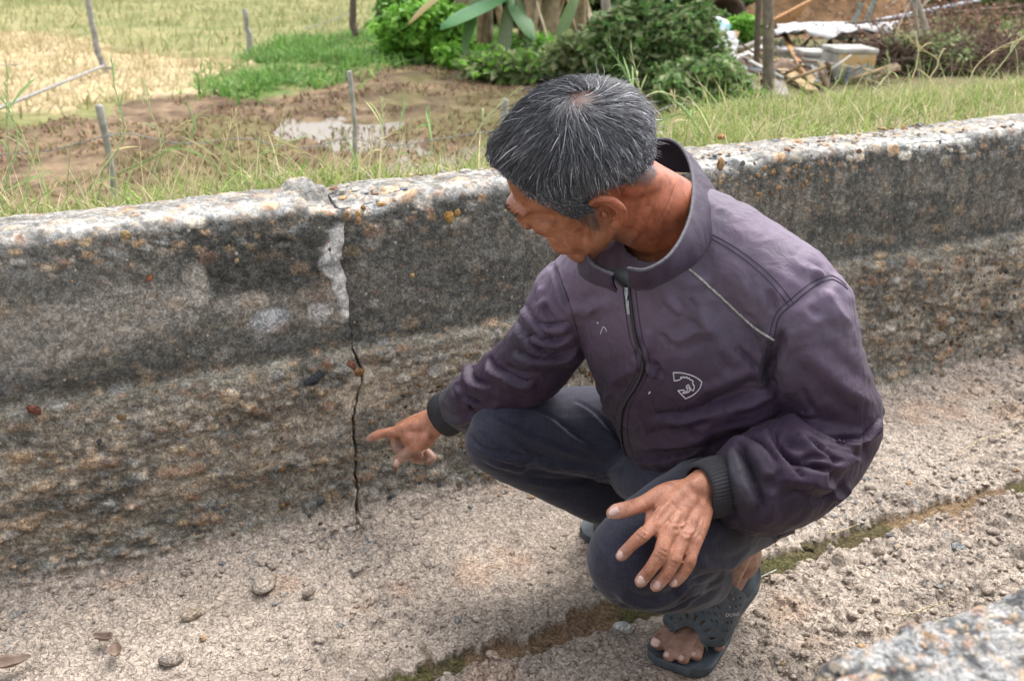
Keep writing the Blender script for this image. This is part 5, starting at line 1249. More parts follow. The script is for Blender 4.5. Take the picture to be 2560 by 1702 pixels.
face_lines = [(hd_z([(590, 1150), (640, 1165), (690, 1200)]), -.0014, .0018), (hd_z([(560, 1170), (620, 1215), (680, 1240)]), -.0014, .0018), (hd_z([(580, 1130), (640, 1140), (700, 1130)]), -.0010, .0015),
              (hd_z([(560, 1200), (610, 1240), (660, 1270)]), -.0012, .0018), (hd_z([(480, 1100), (530, 1150), (600, 1160)]), -.0016, .0022),
              (hd_z([(1320, 760), (1290, 900), (1240, 1050)]), -.0010, .0022), (hd_z([(1415, 800), (1360, 950), (1290, 1080)]), -.0012, .0024), (hd_z([(1230, 960), (1170, 1100), (1090, 1230)]), .0025, .006),
              (hd_z([(1060, 1270), (1150, 1290), (1230, 1280)]), -.0012, .0025), (hd_z([(1060, 1290), (1130, 1320), (1200, 1330)]), -.0012, .0025)]
body_V = folds(body_V, body_F, tree_b, hand_lines, gain=1.5); body_V = folds(body_V, body_F, tree_b, face_lines, gain=1.3)
body = mesh_obj("body", body_V, body_F, M_SKIN, man, col=bc)
body['label'] = "sunburnt skin of the head, neck, hands and bare toes"
tree_b = bvh(body_V, body_F)

# nails
M_NAIL = simple("nail", (.62, .42, .36), .35, (.50, .33, .28), 200, spec=.5)
def nail(px, py, dx, dy, l, w, off=.0012, col=None):
    h = cast(tree_b, px, py)
    if h is None: return
    c, n_ = h; n_ = n_ if n_ @ (C0 - c) > 0 else -n_
    n_ = nrm(n_ * .7 + nrm(C0 - c) * .3)
    d = RT * dx - UP * dy; d = nrm(d - n_ * (d @ n_)); s = np.cross(n_, d)
    us = np.linspace(-1, 1, 9); vs = np.linspace(-1, 1, 9); P = []
    for v in vs:
        for u in us:
            ww = w * (1 - .25 * max(v, 0) ** 3) * math.sqrt(max(0, 1 - (abs(v) ** 6) * .6))
            P.append(c + d * v * l + s * u * ww + n_ * (off - .0022 * u * u - .0008 * v * v))
    o = mesh_obj("fingernail", P, grid_faces(9, 9), M_NAIL, body)
    sd = o.modifiers.new("t", 'SOLIDIFY'); sd.thickness = .0006; sd.offset = 0
for a in ((620, 554.5, -.7, .7, .0055, .0048), (641, 580, -.5, .85, .0058, .0052), (657, 584.5, -.5, .85, .0058, .0050), (674.5, 582, -.5, .85, .0048, .0042), (613.5, 511, -1, .45, .0075, .0050, .0016)): nail(*a)
for a in ((655, 641.5, -.35, 1, .0075, .0085), (666.5, 653.5, -.35, 1, .0045, .0048), (681, 657, -.3, 1, .0045, .0045), (693.5, 653.5, -.3, 1, .0042, .0042)): nail(*a)
nail(396.5, 462, -.5, 1, .0065, .0058)

# ---------------- trousers
def trousers():
    b = MB()
    for rows in (L_LEG, R_LEG):
        P, r, _ = tp(rows); tube(b, P, r, seg=26, n=6, dome=True)
    P, r, _ = tp([(792, 455, 1.74, .12), (740, 440, 1.82, .125), (690, 430, 1.90, .12)]); tube(b, P, r, seg=24)
    ellipsoid(b, J(800, 470, 1.76), np.eye(3), (.085, .085, .085), 20)
    ellipsoid(b, J(632, 558, 1.445), np.eye(3), (.066, .066, .070), 24)
    tube(b, [J(700, 505, 1.62), J(650, 480, 1.75), J(640, 470, 1.82)], [.06, .05, .06], seg=16)
    V, F = remeshed(b, .0042, 4, .5)
    return V, F
tV, tF = trousers()
tree_t = bvh(tV, tF)
tz = lambda pts: Z3(1100, 900, 3.4836, pts)
tz2 = lambda pts: Z3(1400, 1100, 2.605, pts)
tz3 = lambda pts: Z3(1700, 1000, 3.92, pts)
T_STR = [
    (tz([(440, 480), (620, 580), (850, 690), (1050, 760), (1300, 840)]), .0055, .008, 'step'), (tz([(780, 430), (950, 510), (1150, 660), (1350, 780)]), .0060, .009, 'step'),
    (tz([(1150, 360), (1300, 450), (1450, 600), (1600, 760)]), .0050, .010, 'step'),
    (tz([(230, 660), (320, 740), (450, 800), (620, 840), (800, 830)]), .0075, .008, 'step'), (tz([(330, 640), (450, 740), (560, 800), (760, 840)]), .0060, .007, 'step'),
    (tz([(560, 650), (700, 740), (820, 830), (1000, 880)]), .0050, .008, 'step'), (tz([(620, 900), (760, 870), (860, 850), (1020, 900)]), .0060, .007, 'step'),
    (tz([(700, 940), (850, 890), (1000, 890), (1200, 930)]), .0050, .008), (tz([(900, 840), (1150, 920), (1400, 960), (1600, 960)]), .0060, .010),
    (tz([(380, 850), (500, 900), (620, 930), (760, 960)]), .0050, .008), (tz([(760, 1010), (1000, 1050), (1300, 1040), (1500, 1010)]), -.0050, .008),
    (tz([(1430, 1040), (1520, 1120), (1590, 1200)]), -.0040, .006),
    (tz2([(380, 970), (440, 1030), (560, 1060), (700, 1030), (800, 960), (900, 900)]), .0070, .010), (tz2([(330, 1030), (460, 1100), (620, 1120), (780, 1080), (920, 1000)]), -.0050, .009),
    (tz2([(760, 1000), (900, 970), (1030, 900), (1080, 850)]), .0060, .009), (tz2([(830, 1080), (940, 1030), (1040, 960)]), -.0050, .008),
    (tz2([(820, 930), (900, 900), (1000, 880)]), -.0050, .006), (tz2([(880, 760), (960, 830), (1080, 830), (1200, 760)]), .0050, .010),
    (tz2([(900, 840), (1000, 860), (1100, 830)]), -.0040, .006), (tz2([(180, 600), (160, 720), (190, 850)]), .0030, .006),
    (tz2([(1420, 560), (1435, 620), (1440, 680)]), -.0080, .007),
    (tz3([(960, 1180), (980, 1290), (990, 1400)]), -.010, .009), (tz3([(1040, 1150), (1080, 1250), (1060, 1380)]), .008, .010), (tz3([(1140, 1100), (1200, 1200), (1220, 1330)]), .008, .010),
    (tz3([(1200, 1040), (1290, 1120), (1330, 1180)]), .009, .010), (tz3([(1180, 1180), (1240, 1240), (1240, 1300)]), -.008, .008), (tz3([(700, 1250), (820, 1330), (930, 1390)]), .004, .010)]
tV = folds(tV, tF, tree_t, T_STR, gain=1.4, wk=.9)
nn = vnormals(tV, tF)
tV = tV + nn * ((fbm(tV * [1, 1, 1], 13, 3, 501) - .5) * .007)[:, None] + nn * ((fbm(tV + .1 * fbm(tV, 9, 2, 9)[:, None], 42, 2, 502) - .5) * .0018)[:, None]
tV = lap(tV, tF, 1, lam=.4)
# open trouser legs: shave the closed ends of the shins
def cut_end(V, F, c, d, r):
    s = (V - c) @ d; m = (s > 0) & (np.linalg.norm(V - c, axis=1) < r); return F[~m[F].any(1)]
cL, cR = J(712, 576, 1.65), J(615, 507, 1.985)
tF = cut_end(tV, tF, cL, nrm(J(706, 576, 1.63) - J(684, 577, 1.56)), .08)
tF = cut_end(tV, tF, cR, nrm(J(612, 505, 1.98) - J(592, 494, 1.95)), .07)
def weave_mat(name, c1, c2, scale, bmpk=.3):
    m, nt, b = new_mat(name); v = coords(nt, (1, 1, 1), (.5, .4, .75))
    ka = noise(nt, coords(nt, (1, .12, .12), (.5, .4, .75)), scale, 2, .5); kb = noise(nt, coords(nt, (.12, .12, 1), (.5, .4, .75)), scale, 2, .5)
    k = mixc(nt, ramp(nt, ka, [(.40, 0.), (.60, 1.)]), ramp(nt, kb, [(.40, 0.), (.60, 1.)]), .5)
    n1 = noise(nt, v, 12, 4); n2 = noise(nt, v, 900, 2, .6)
    c = mixc(nt, c1, c2, k)
    c = mixc(nt, c, ramp(nt, n1, [(.3, .9), (.7, 1.1)]), 1.0, 'MULTIPLY'); c = mixc(nt, c, ramp(nt, n2, [(.3, .7), (.7, 1.3)]), 1.0, 'MULTIPLY')
    nt.links.new(c, b.inputs['Base Color']); b.inputs['Roughness'].default_value = .82; b.inputs['Specular IOR Level'].default_value = .25
    b.inputs['Sheen Weight'].default_value = .15; b.inputs['Sheen Roughness'].default_value = .5
    nt.links.new(bump(nt, k, bmpk, .0008), b.inputs['Normal']); return m
M_TROU = weave_mat("trouser_weave", (.018, .018, .031), (.030, .030, .048), 420, .2)
tr = mesh_obj("trousers", tV, tF, M_TROU, man)
md = tr.modifiers.new("t", 'SOLIDIFY'); md.thickness = .003; md.offset = -1
tree_t = bvh(tV, tF)
tr['label'] = "dark blue trousers of a fine checked weave"

# ---------------- jacket
LATS = nrm(J(828, 302, 1.42) - J(572, 295, 1.65)); LATH = nrm(np.array([.55, -.83, 0])); 
def jacket():
    b = MB()
    P = np.array([(.400, 1.585, .275), (.390, 1.575, .34), (.355, 1.555, .43), (.315, 1.51, .54), (.280, 1.47, .64), (.255, 1.445, .715), (.235, 1.43, .77)])
    k = np.linspace(0, 1, len(P))[:, None]; sd = nrm(LATH * (1 - k) + LATS * k)
    tube(b, P, [.150, .172, .180, .188, .190, .150, .085], [.115, .150, .158, .150, .128, .100, .075], side=sd, seg=44, n=6, power=2.3)
    for rows in (L_ARM[:-1], R_ARM[:-1]):
        Pq, r, _ = tp(rows); tube(b, Pq, r, seg=28, n=6)
    # shoulders and upper back
    Pq, r, _ = tp([(665, 230, 1.50, .075), (705, 243, 1.49, .078), (748, 270, 1.46, .078), (790, 296, 1.435, .078)]); tube(b, Pq, r, seg=24)
    Pq, r, _ = tp([(672, 238, 1.51, .075), (620, 268, 1.57, .075), (585, 290, 1.63, .070)]); tube(b, Pq, r, seg=24)
    Pq, r, _ = tp([(700, 250, 1.55, .09), (730, 320, 1.62, .11), (760, 400, 1.70, .12)]); tube(b, Pq, r, seg=24)
    tube(b, [J(842, 400, 1.52), J(868, 409, 1.525), J(879, 412, 1.525)], [.055, .030, .010], seg=12)       # the pointed elbow
    return remeshed(b, .0034, 6, .5)
jV, jF = jacket()
# the opening for the neck: sink the top of the torso a little
jz1 = lambda pts: Z3(1400, 600, 3.92, pts)
jz2 = lambda pts: Z3(1050, 600, 3.92, pts)
jz3 = lambda pts: Z3(1850, 600, 3.484, pts)
jz4 = lambda pts: Z3(1700, 1000, 3.92, pts)
jz5 = lambda pts: Z3(1050, 600, 1.96, pts)
tree_j = bvh(jV, jF)
J_STR = [
    # right sleeve
    (jz2([(1010, 590), (1040, 700), (1130, 790), (1320, 1000)]), .0075, .010, 'step'), (jz2([(1200, 600), (1220, 720), (1310, 810)]), .0065, .009, 'step'),
    (jz2([(1160, 830), (1330, 850), (1470, 820)]), .0080, .009, 'step'), (jz2([(1070, 960), (1180, 950), (1330, 990), (1500, 920)]), .0085, .009, 'step'),
    (jz2([(920, 760), (990, 900), (1080, 980), (1180, 1080), (1350, 1120)]), .0085, .010, 'step'), (jz2([(900, 1110), (1050, 1150), (1350, 1150), (1560, 1050)]), .0090, .011, 'step'),
    (jz2([(660, 1170), (700, 1270), (820, 1330), (1000, 1400), (1140, 1380)]), .0080, .011, 'step'), (jz2([(820, 1230), (960, 1280), (1150, 1280)]), -.0060, .010),
    (jz2([(560, 1200), (490, 1290), (520, 1400), (700, 1450)]), .0080, .010, 'step'), (jz2([(400, 1370), (370, 1450), (430, 1530)]), .0060, .009), (jz2([(420, 1500), (500, 1560), (600, 1600)]), -.0070, .008),
    (jz2([(1280, 200), (1340, 400), (1410, 560), (1450, 700)]), -.0050, .007), (jz2([(1190, 440), (1180, 560), (1230, 640)]), .0040, .009),
    (jz5([(110, 830), (180, 880), (290, 860), (400, 800)]), .0050, .010), (jz5([(240, 800), (270, 850), (330, 870)]), -.0060, .007),
    # chest
    (jz1([(1040, 560), (1120, 640), (1190, 740)]), .0035, .008), (jz1([(980, 910), (1050, 980), (1120, 1060)]), -.0035, .006), (jz1([(1250, 560), (1300, 620), (1310, 660)]), -.0030, .006),
    (jz1([(1270, 790), (1340, 830), (1380, 870)]), -.0035, .006), (jz1([(1080, 960), (1200, 960), (1330, 900), (1480, 860)]), .0035, .012), (jz1([(840, 880), (870, 960), (850, 1100), (820, 1190)]), .0035, .010),
    (jz1([(1350, 680), (1420, 780), (1480, 900), (1560, 1060), (1640, 1250)]), .0040, .014), (jz1([(1480, 900), (1540, 1050), (1620, 1200), (1720, 1330)]), -.0035, .010),
    (jz1([(920, 1200), (970, 1280), (1010, 1350)]), -.0040, .007), (jz1([(850, 1200), (900, 1290), (930, 1340)]), .0040, .008), (jz1([(1730, 1040), (1820, 1130), (1960, 1260)]), -.0030, .006),
    (jz1([(700, 1150), (760, 1200), (790, 1270)]), .0040, .010), (jz1([(350, 560), (330, 660), (240, 780)]), .0030, .010), (jz1([(60, 700), (200, 680), (400, 640), (560, 560)]), .0030, .012),
    (jz1([(1100, 340), (1200, 400), (1340, 420), (1480, 350)]), .0020, .010), (jz1([(480, 1420), (600, 1320), (760, 1230)]), .0040, .014),
    # belly folds under the logo and towards the hidden armpit
    (jz5([(1140, 880), (1350, 860), (1550, 800), (1750, 740)]), .0080, .016, 'step'), (jz5([(1060, 1010), (1300, 980), (1500, 900), (1760, 830)]), .0070, .018), (jz5([(1050, 1080), (1250, 1060), (1420, 1000)]), .0060, .014, 'step'),
    (jz5([(1380, 820), (1560, 740), (1680, 680)]), -.0080, .016), (jz5([(1180, 1130), (1330, 1120), (1400, 1050)]), -.0060, .012),
    (jz5([(940, 720), (920, 760), (920, 820), (960, 920)]), .0050, .012),
    # shoulder and upper left sleeve
    (jz3([(250, 430), (260, 530), (290, 640)]), -.0045, .008), (jz3([(730, 420), (800, 540), (880, 650), (980, 740)]), .0045, .014), (jz3([(560, 950), (700, 1060), (800, 1180), (950, 1300), (1200, 1440)]), .0050, .016),
    (jz3([(620, 260), (680, 290), (720, 340)]), .0035, .008), (jz3([(600, 560), (660, 640), (700, 600)]), -.0025, .007), (jz3([(540, 1290), (600, 1400), (650, 1500)]), -.0030, .006),
    (jz3([(360, 760), (340, 900), (270, 1060), (260, 1200), (380, 1380)]), -.0080, .010), (jz3([(400, 1050), (430, 1200), (420, 1350)]), .0050, .014), (jz3([(0, 640), (120, 700), (200, 900)]), -.0020, .008),
    (jz3([(20, 960), (120, 1080), (190, 1150)]), -.0030, .006), (jz3([(460, 130), (520, 220), (640, 280), (800, 330)]), .0020, .010),
    # elbow: sharp stacked folds
    (jz4([(1030, 170), (1200, 290), (1400, 400), (1600, 430), (1780, 425)]), .0140, .012, 'step'), (jz4([(1780, 425), (1860, 330), (1950, 190)]), .0070, .008, 'step'),
    (jz4([(1150, 250), (1250, 380), (1400, 450), (1700, 540)]), .0110, .010, 'step'), (jz4([(1140, 370), (1280, 500), (1460, 650)]), .0100, .010, 'step'), (jz4([(1340, 510), (1500, 550), (1780, 580)]), .0090, .009, 'step'),
    (jz4([(850, 300), (880, 430), (950, 560), (1060, 720), (1150, 840)]), .0120, .014, 'step'), (jz4([(960, 560), (1100, 660), (1300, 720), (1430, 720)]), .0110, .011, 'step'), (jz4([(1000, 350), (1100, 430), (1230, 500)]), -.0070, .010),
    (jz4([(1060, 720), (1130, 790), (1190, 780), (1180, 740)]), .0060, .008), (jz4([(1150, 700), (1250, 780), (1400, 850), (1540, 840)]), .0070, .012), (jz4([(1200, 660), (1260, 610), (1460, 650), (1640, 600)]), .0070, .009, 'step'),
    (jz4([(480, 440), (640, 430), (780, 520), (870, 640), (890, 780)]), .0120, .014, 'step'), (jz4([(540, 500), (620, 640), (660, 800), (720, 960), (750, 1080)]), .0120, .013, 'step'), (jz4([(640, 460), (640, 560), (700, 700), (720, 820)]), -.0080, .010),
    (jz4([(270, 600), (360, 740), (430, 870), (530, 1010)]), .0090, .012, 'step'), (jz4([(460, 900), (440, 1000), (450, 1120), (560, 1220)]), .0060, .012), (jz4([(880, 860), (900, 1000), (860, 1200)]), .0040, .014), (jz4([(1480, 880), (1470, 930), (1440, 980)]), -.0070, .008),
    (jz4([(1500, 980), (1600, 920), (1650, 820)]), .006, .010)]
jV = folds(jV, jF, tree_j, J_STR, gain=1.9, wk=.85)
nn = vnormals(jV, jF)
wq = jV + .05 * np.stack([fbm(jV, 8, 2, 51), fbm(jV, 8, 2, 52), fbm(jV, 8, 2, 53)], 1)
rid = 1 - np.abs(fbm(wq, 11, 3, 61) * 2 - 1); rid2 = 1 - np.abs(fbm(wq, 30, 2, 63) * 2 - 1)
amp = .006 + .005 * sstep(.62, .45, jV[:, 2])
jV = jV + nn * ((rid ** 2.5 - .5) * amp * .70 + (rid2 ** 3 - .45) * .0020)[:, None]
# puckered cloth along the armhole seam (a real row of small gathers)
jV = lap(jV, jF, 1, lam=.35)
tree_j = bvh(jV, jF)
# cut the neck hole and sleeve ends are closed over by the cuffs
neck_c0 = J(664, 222, 1.455); ndir = nrm(J(640, 205, 1.40) - J(690, 262, 1.53))
s = (jV - neck_c0) @ ndir; rad = np.linalg.norm((jV - neck_c0) - s[:, None] * ndir, axis=1)
m = (s > -.035) & (rad < .066); jF = jF[~m[jF].any(1)]
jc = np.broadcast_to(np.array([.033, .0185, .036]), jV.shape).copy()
fade_toplight = sstep(.52, .76, jV[:, 2] + .05 * (fbm(jV, 7, 2, 602) - .5)) * .95                                # bleached shoulders, with light from above painted into the colour
jc = mix(jc, np.array([.140, .106, .148]), fade_toplight[:, None])
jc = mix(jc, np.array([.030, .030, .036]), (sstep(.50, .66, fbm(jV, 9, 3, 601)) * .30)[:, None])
for q, r_ in (((706, 478, 1.35), .05), ((455, 405, 1.95), .05)):       # grimy cuffs
    d = np.linalg.norm(jV - J(*q), axis=1); jc = mix(jc, np.array([.055, .055, .062]), (sstep(r_ * 2, r_, d) * .7)[:, None])
def jacket_mat():
    m, nt, b = new_mat("windbreaker_cloth"); a = N(nt, "Attribute"); a.attribute_name = "Col"; v = coords(nt)
    n1 = noise(nt, v, 14, 5, .6, .5); n2 = noise(nt, v, 1100, 2, .5); n3 = noise(nt, v, 60, 4, .7)
    c = mixc(nt, a.outputs['Color'], ramp(nt, n1, [(.3, (.90, .93, .93)), (.7, (1.10, 1.05, 1.08))]), 1.0, 'MULTIPLY')
    c = mixc(nt, c, ramp(nt, n3, [(.3, .92), (.62, 1.05), (.80, 1.25)]), 1.0, 'MULTIPLY')
    nt.links.new(c, b.inputs['Base Color']); b.inputs['Roughness'].default_value = .58; b.inputs['Specular IOR Level'].default_value = .26
    b.inputs['Sheen Weight'].default_value = .04; b.inputs['Sheen Roughness'].default_value = .4
    wv = noise(nt, coords(nt, (1, 1, .55), (.6, .3, .2)), 26, 3, .55, 1.6)
    dn_ = N(nt, "TexNoise"); dn_.inputs['Scale'].default_value = 9; nt.links.new(v, dn_.inputs['Vector']); va = N(nt, "VectorMath"); va.operation = 'MULTIPLY_ADD'; nt.links.new(dn_.outputs['Color'], va.inputs[0]); va.inputs[1].default_value = (.16, .16, .16); nt.links.new(v, va.inputs[2])
    vf = N(nt, "TexVoronoi"); vf.feature = 'DISTANCE_TO_EDGE'; vf.inputs['Scale'].default_value = 14; nt.links.new(va.outputs[0], vf.inputs['Vector']); crumple = ramp(nt, vf.outputs['Distance'], [(0, 0.), (.35, 1.)])
    h = bump(nt, wv, .30, .010); h = bump(nt, crumple, .22, .005, h); h = bump(nt, n3, .12, .002, h)
    nt.links.new(bump(nt, n2, .15, .0004, h), b.inputs['Normal']); return m
M_JACK = jacket_mat()
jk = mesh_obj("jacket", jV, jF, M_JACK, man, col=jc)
jk['label'] = "faded purple-grey zip windbreaker with bleached shoulders painted lighter as if lit from above"
md = jk.modifiers.new("t", 'SOLIDIFY'); md.thickness = .0025; md.offset = -1
M_DARK = simple("dark_cloth", (.014, .012, .016), .75, (.008, .007, .01), 60)
M_THREAD = simple("seam_thread", (.045, .036, .052), .8)
M_PIPE = simple("pale_piping", (.42, .41, .36), .7, (.20, .19, .17), 420, lo=.45, hi=.55)
M_WHITE = simple("white_stitching", (.66, .62, .62), .7, (.50, .46, .47), 300)
M_ZIP = simple("zip_teeth", (.030, .028, .032), .45, (.015, .014, .016), 500, spec=.5)
M_METAL = simple("zip_metal", (.45, .50, .54), .35, (.30, .34, .38), 300, metal=.8)
M_RIB = simple("ribbed_knit", (.038, .036, .040), .85, (.026, .025, .028), 40)

def cord(name, pts, tree, r, mat, parent, off=0.0, sc=D2P, n=10, flat=.7, seg=8):
    P = on_surface(tree, pts, n, off, sc)
    if len(P) < 2: return None
    # split where the line jumps behind an edge
    d = np.linalg.norm(np.diff(P, axis=0), axis=1); cut = np.r_[0, np.where(d > .035)[0] + 1, len(P)]
    mb = MB()
    for a, b_ in zip(cut[:-1], cut[1:]):
        if b_ - a >= 2: tube(mb, P[a:b_], r, r * flat, seg=seg, n=1)
    return mb.build(name, mat, parent) if mb.n else None
# seams
zz = [(1450, 627), (1448, 660), (1455, 720), (1465, 780), (1478, 815), (1479, 850), (1462, 890), (1437, 930), (1430, 970), (1432, 1010), (1442, 1045)]
cord("zip", zz, tree_j, .0042, M_ZIP, jk, .0008, n=12)
cord("seam", [(x - 14, y) for x, y in zz[1:]], tree_j, .0009, M_THREAD, jk, .0002, n=12)
cord("seam", [(x + 15, y) for x, y in zz[1:]], tree_j, .0009, M_THREAD, jk, .0002, n=12)
cord("piping", [(1553, 594), (1590, 622), (1640, 665), (1680, 700), (1735, 750), (1780, 780)], tree_j, .0024, M_PIPE, jk, .0010, n=14)
cord("seam", [(1553, 594), (1590, 560), (1606, 530)], tree_j, .0009, M_THREAD, jk)
cord("seam", [(1608, 524), (1680, 560), (1750, 610), (1795, 655), (1828, 698)], tree_j, .0008, M_THREAD, jk, .0003, n=12)
cord("seam", [(1612, 534), (1680, 572), (1740, 617), (1785, 662), (1818, 706)], tree_j, .0008, M_THREAD, jk, .0003, n=12)
cord("armhole_seam", [(1951, 664), (1930, 648), (1908, 643), (1870, 662), (1830, 695), (1795, 728), (1783, 770), (1772, 820), (1757, 880)], tree_j, .0011, M_THREAD, jk, .0003, n=12)
cord("seam", [(1948, 655), (1925, 638), (1905, 634), (1865, 652), (1823, 686), (1788, 720), (1772, 770), (1762, 820), (1750, 870)], tree_j, .0008, M_THREAD, jk, .0003, n=12)
cord("armhole_seam", [(1283, 610), (1300, 665), (1318, 720), (1335, 790)], tree_j, .0008, M_THREAD, jk, .0003, n=10)
# gathers crossing the armhole
mbg = MB()
for k in range(26):
    q = k / 25; x = np.interp(q, [0, .3, 1], [1783, 1772, 1757]); y = 775 + q * 105
    P = on_surface(tree_j, [(x - 16, y - 1), (x - 9, y), (x - 2, y + 1)], 2, .0002, D2P)
    if len(P) > 2: tube(mbg, P, .0009, seg=6, n=1)
if mbg.n: mbg.build("gathers", M_THREAD, jk)
# emblem on the chest
em = lambda pts: Z3(1400, 600, 3.92, pts)
mbe = MB()
def estroke(pts, r=.00085, n=5):
    P = on_surface(tree_j, em(pts), n, .0006, D2P)
    if len(P) > 1: tube(mbe, P, r, seg=6, n=1)
for seg_ in ([(1113, 1293), (1122, 1374)], [(1113, 1293), (1200, 1297), (1290, 1320), (1350, 1350), (1392, 1385)], [(1392, 1385), (1370, 1450), (1310, 1510), (1232, 1549)], [(1232, 1549), (1158, 1470)], [(1158, 1470), (1220, 1463)],
             [(1122, 1374), (1165, 1366), (1190, 1352)], [(1190, 1352), (1185, 1335), (1205, 1345), (1212, 1330), (1228, 1345), (1240, 1332), (1252, 1350), (1268, 1345), (1275, 1362), (1292, 1366), (1308, 1380)],
             [(1308, 1380), (1302, 1400), (1318, 1430), (1308, 1470), (1290, 1462)], [(1290, 1462), (1276, 1440), (1262, 1412)], [(1262, 1412), (1245, 1420), (1242, 1438), (1268, 1440)],
             [(1268, 1440), (1275, 1470), (1250, 1488), (1205, 1495), (1218, 1478)], [(1218, 1478), (1240, 1476), (1256, 1462), (1240, 1445)]):
    estroke(seg_, n=4 if len(seg_) > 2 else 8)
eo = mbe.build("emblem", M_WHITE, jk); eo['label'] = "white stitched shield outline with a horse head"
# lint on the cloth
for pts in ([(400, 915), (415, 870), (430, 845), (450, 862), (460, 890)], [(874, 1498), (885, 1482)], [(372, 803), (378, 812)]):
    mbl = MB(); P = on_surface(tree_j, em(pts), 3, .0008, D2P)
    if len(P) > 1: tube(mbl, P, .0007 if len(pts) > 2 else .0013, seg=6, n=1)
    if mbl.n: mbl.build("lint", M_WHITE, jk)

# collar: a standing band round the neck, open at the front, lined in near black
top = tp([(628, 268, 1.300, 0), (646, 269, 1.290, 0), (668, 256, 1.300, 0), (684, 232, 1.335, 0), (692, 205, 1.385, 0), (692, 172, 1.455, 0), (682, 148, 1.51, 0), (665, 139, 1.55, 0), (640, 146, 1.59, 0), (612, 178, 1.60, 0), (592, 215, 1.56, 0), (586, 244, 1.47, 0), (592, 263, 1.385, 0), (612, 274, 1.335, 0)])[0]
bot = tp([(632, 288, 1.335, 0), (652, 288, 1.335, 0), (684, 272, 1.360, 0), (706, 248, 1.395, 0), (716, 222, 1.44, 0), (716, 196, 1.485, 0), (706, 178, 1.53, 0), (680, 170, 1.57, 0), (648, 176, 1.61, 0), (610, 200, 1.62, 0), (586, 232, 1.59, 0), (578, 262, 1.51, 0), (588, 280, 1.43, 0), (617, 291, 1.36, 0)])[0]
TT, BB = catmull(top, 8), catmull(bot, 8)
rows = []
for q in np.linspace(0, 1, 12):
    bulge = math.sin(q * math.pi) * .004
    cc = (TT + BB) / 2; cen = cc.mean(0); rows.append(BB * (1 - q) + TT * q + nrm(cc - cen) * bulge)
CV = np.array(rows).reshape(-1, 3)
CV = CV + .0022 * (np.stack([vn(CV, 38, 71), vn(CV, 38, 72), vn(CV, 38, 73)], 1) - .5) * 2
CFc = grid_faces(12, len(TT))
co = mesh_obj("collar", CV, CFc, M_JACK, jk, col=np.broadcast_to(np.array([.040, .026, .046]), CV.shape))
md = co.modifiers.new("t", 'SOLIDIFY'); md.thickness = .0022; md.offset = 0
cen = CV.mean(0); inw = []
CN = vnormals(CV, CFc); sgn = np.sign(np.einsum('ij,ij->i', CN, CV - cen).mean())
LV = CV - sgn * CN * .0034
li = mesh_obj("collar_lining", LV, CFc, M_DARK, co)
rim = MB(); tube(rim, TT, .0026, .0026, seg=8, n=1); rim.build("collar_edge", simple("collar_binding", (.10, .095, .11), .7, (.06, .056, .068), 200), co)
# inner shirt glimpsed at the throat
sh = MB(); tube(sh, tp([(614, 272, 1.41, .02), (628, 277, 1.385, .02), (640, 284, 1.39, .02)])[0], [.012, .016, .012], [.006, .008, .006], seg=12)
so = sh.build("undershirt", simple("knit_shirt", (.06, .065, .065), .9, (.035, .04, .04), 500), man)
# opened right front flap: dark gap along the zip teeth under the chin
cord("zip_flap", [(1340, 600), (1385, 618), (1425, 645), (1448, 668)], tree_j, .0045, M_ZIP, jk, .001, n=10)
# zip pull
h = cast(tree_j, 1448 * D2P, 680 * D2P)
if h:
    c, n_ = h; n_ = n_ if n_ @ (C0 - c) > 0 else -n_
    dn = nrm(-UP - .10 * RT); dn = nrm(dn - n_ * (dn @ n_)); s_ = np.cross(n_, dn); Mz = np.stack([s_, dn, n_], 1)
    z = MB(); V_, F_ = box_geo(c + n_ * .004 - dn * .008, Mz, (.0032, .006, .0025)); z.add(V_, F_)
    zp = z.build("zip_slider", M_METAL, jk)
    z = MB(); tube(z, [c + n_ * .006 - dn * .004, c + n_ * .007 + dn * .006], .0018, seg=8, n=2); V_, F_ = box_geo(c + n_ * .006 + dn * .016, Mz, (.0028, .011, .0008)); z.add(V_, F_)
    zt = z.build("zip_pull", M_METAL, zp)
    for o in (zp, zt):
        bv = o.modifiers.new("b", 'BEVEL'); bv.width = .0008; bv.segments = 2
# ribbed cuffs
def cuff(a, b_, ra, rb, side, label=None):
    a, b_ = np.array(a), np.array(b_); T = nrm(b_ - a); S = nrm(side - T * (side @ T)); B = np.cross(T, S)
    ns, nr = 200, 14; th = np.linspace(0, 2 * np.pi, ns, endpoint=False); V = []
    for i, q in enumerate(np.linspace(0, 1, nr)):
        rr = 1 + .10 * math.sin(q * math.pi) - (.10 if i in (0, nr - 1) else 0); ridge = 1 + .016 * np.cos(th * 50)
        V.append(a + (b_ - a) * q + S * (ra * rr * ridge * np.cos(th))[:, None] + B * (rb * rr * ridge * np.sin(th))[:, None])
    o = mesh_obj("cuff", np.concatenate(V), grid_faces(nr, ns, True), M_RIB, jk)
    md = o.modifiers.new("t", 'SOLIDIFY'); md.thickness = .003; md.offset = -1
cuff(J(730, 482, 1.435), J(698, 491, 1.408), .041, .035, nrm(J(690, 508, 1.40) - J(712, 470, 1.40)))
cuff(J(455, 408, 2.00), J(440, 418, 2.03), .041, .032, nrm(J(440, 440, 2.03) - J(425, 405, 2.03)))

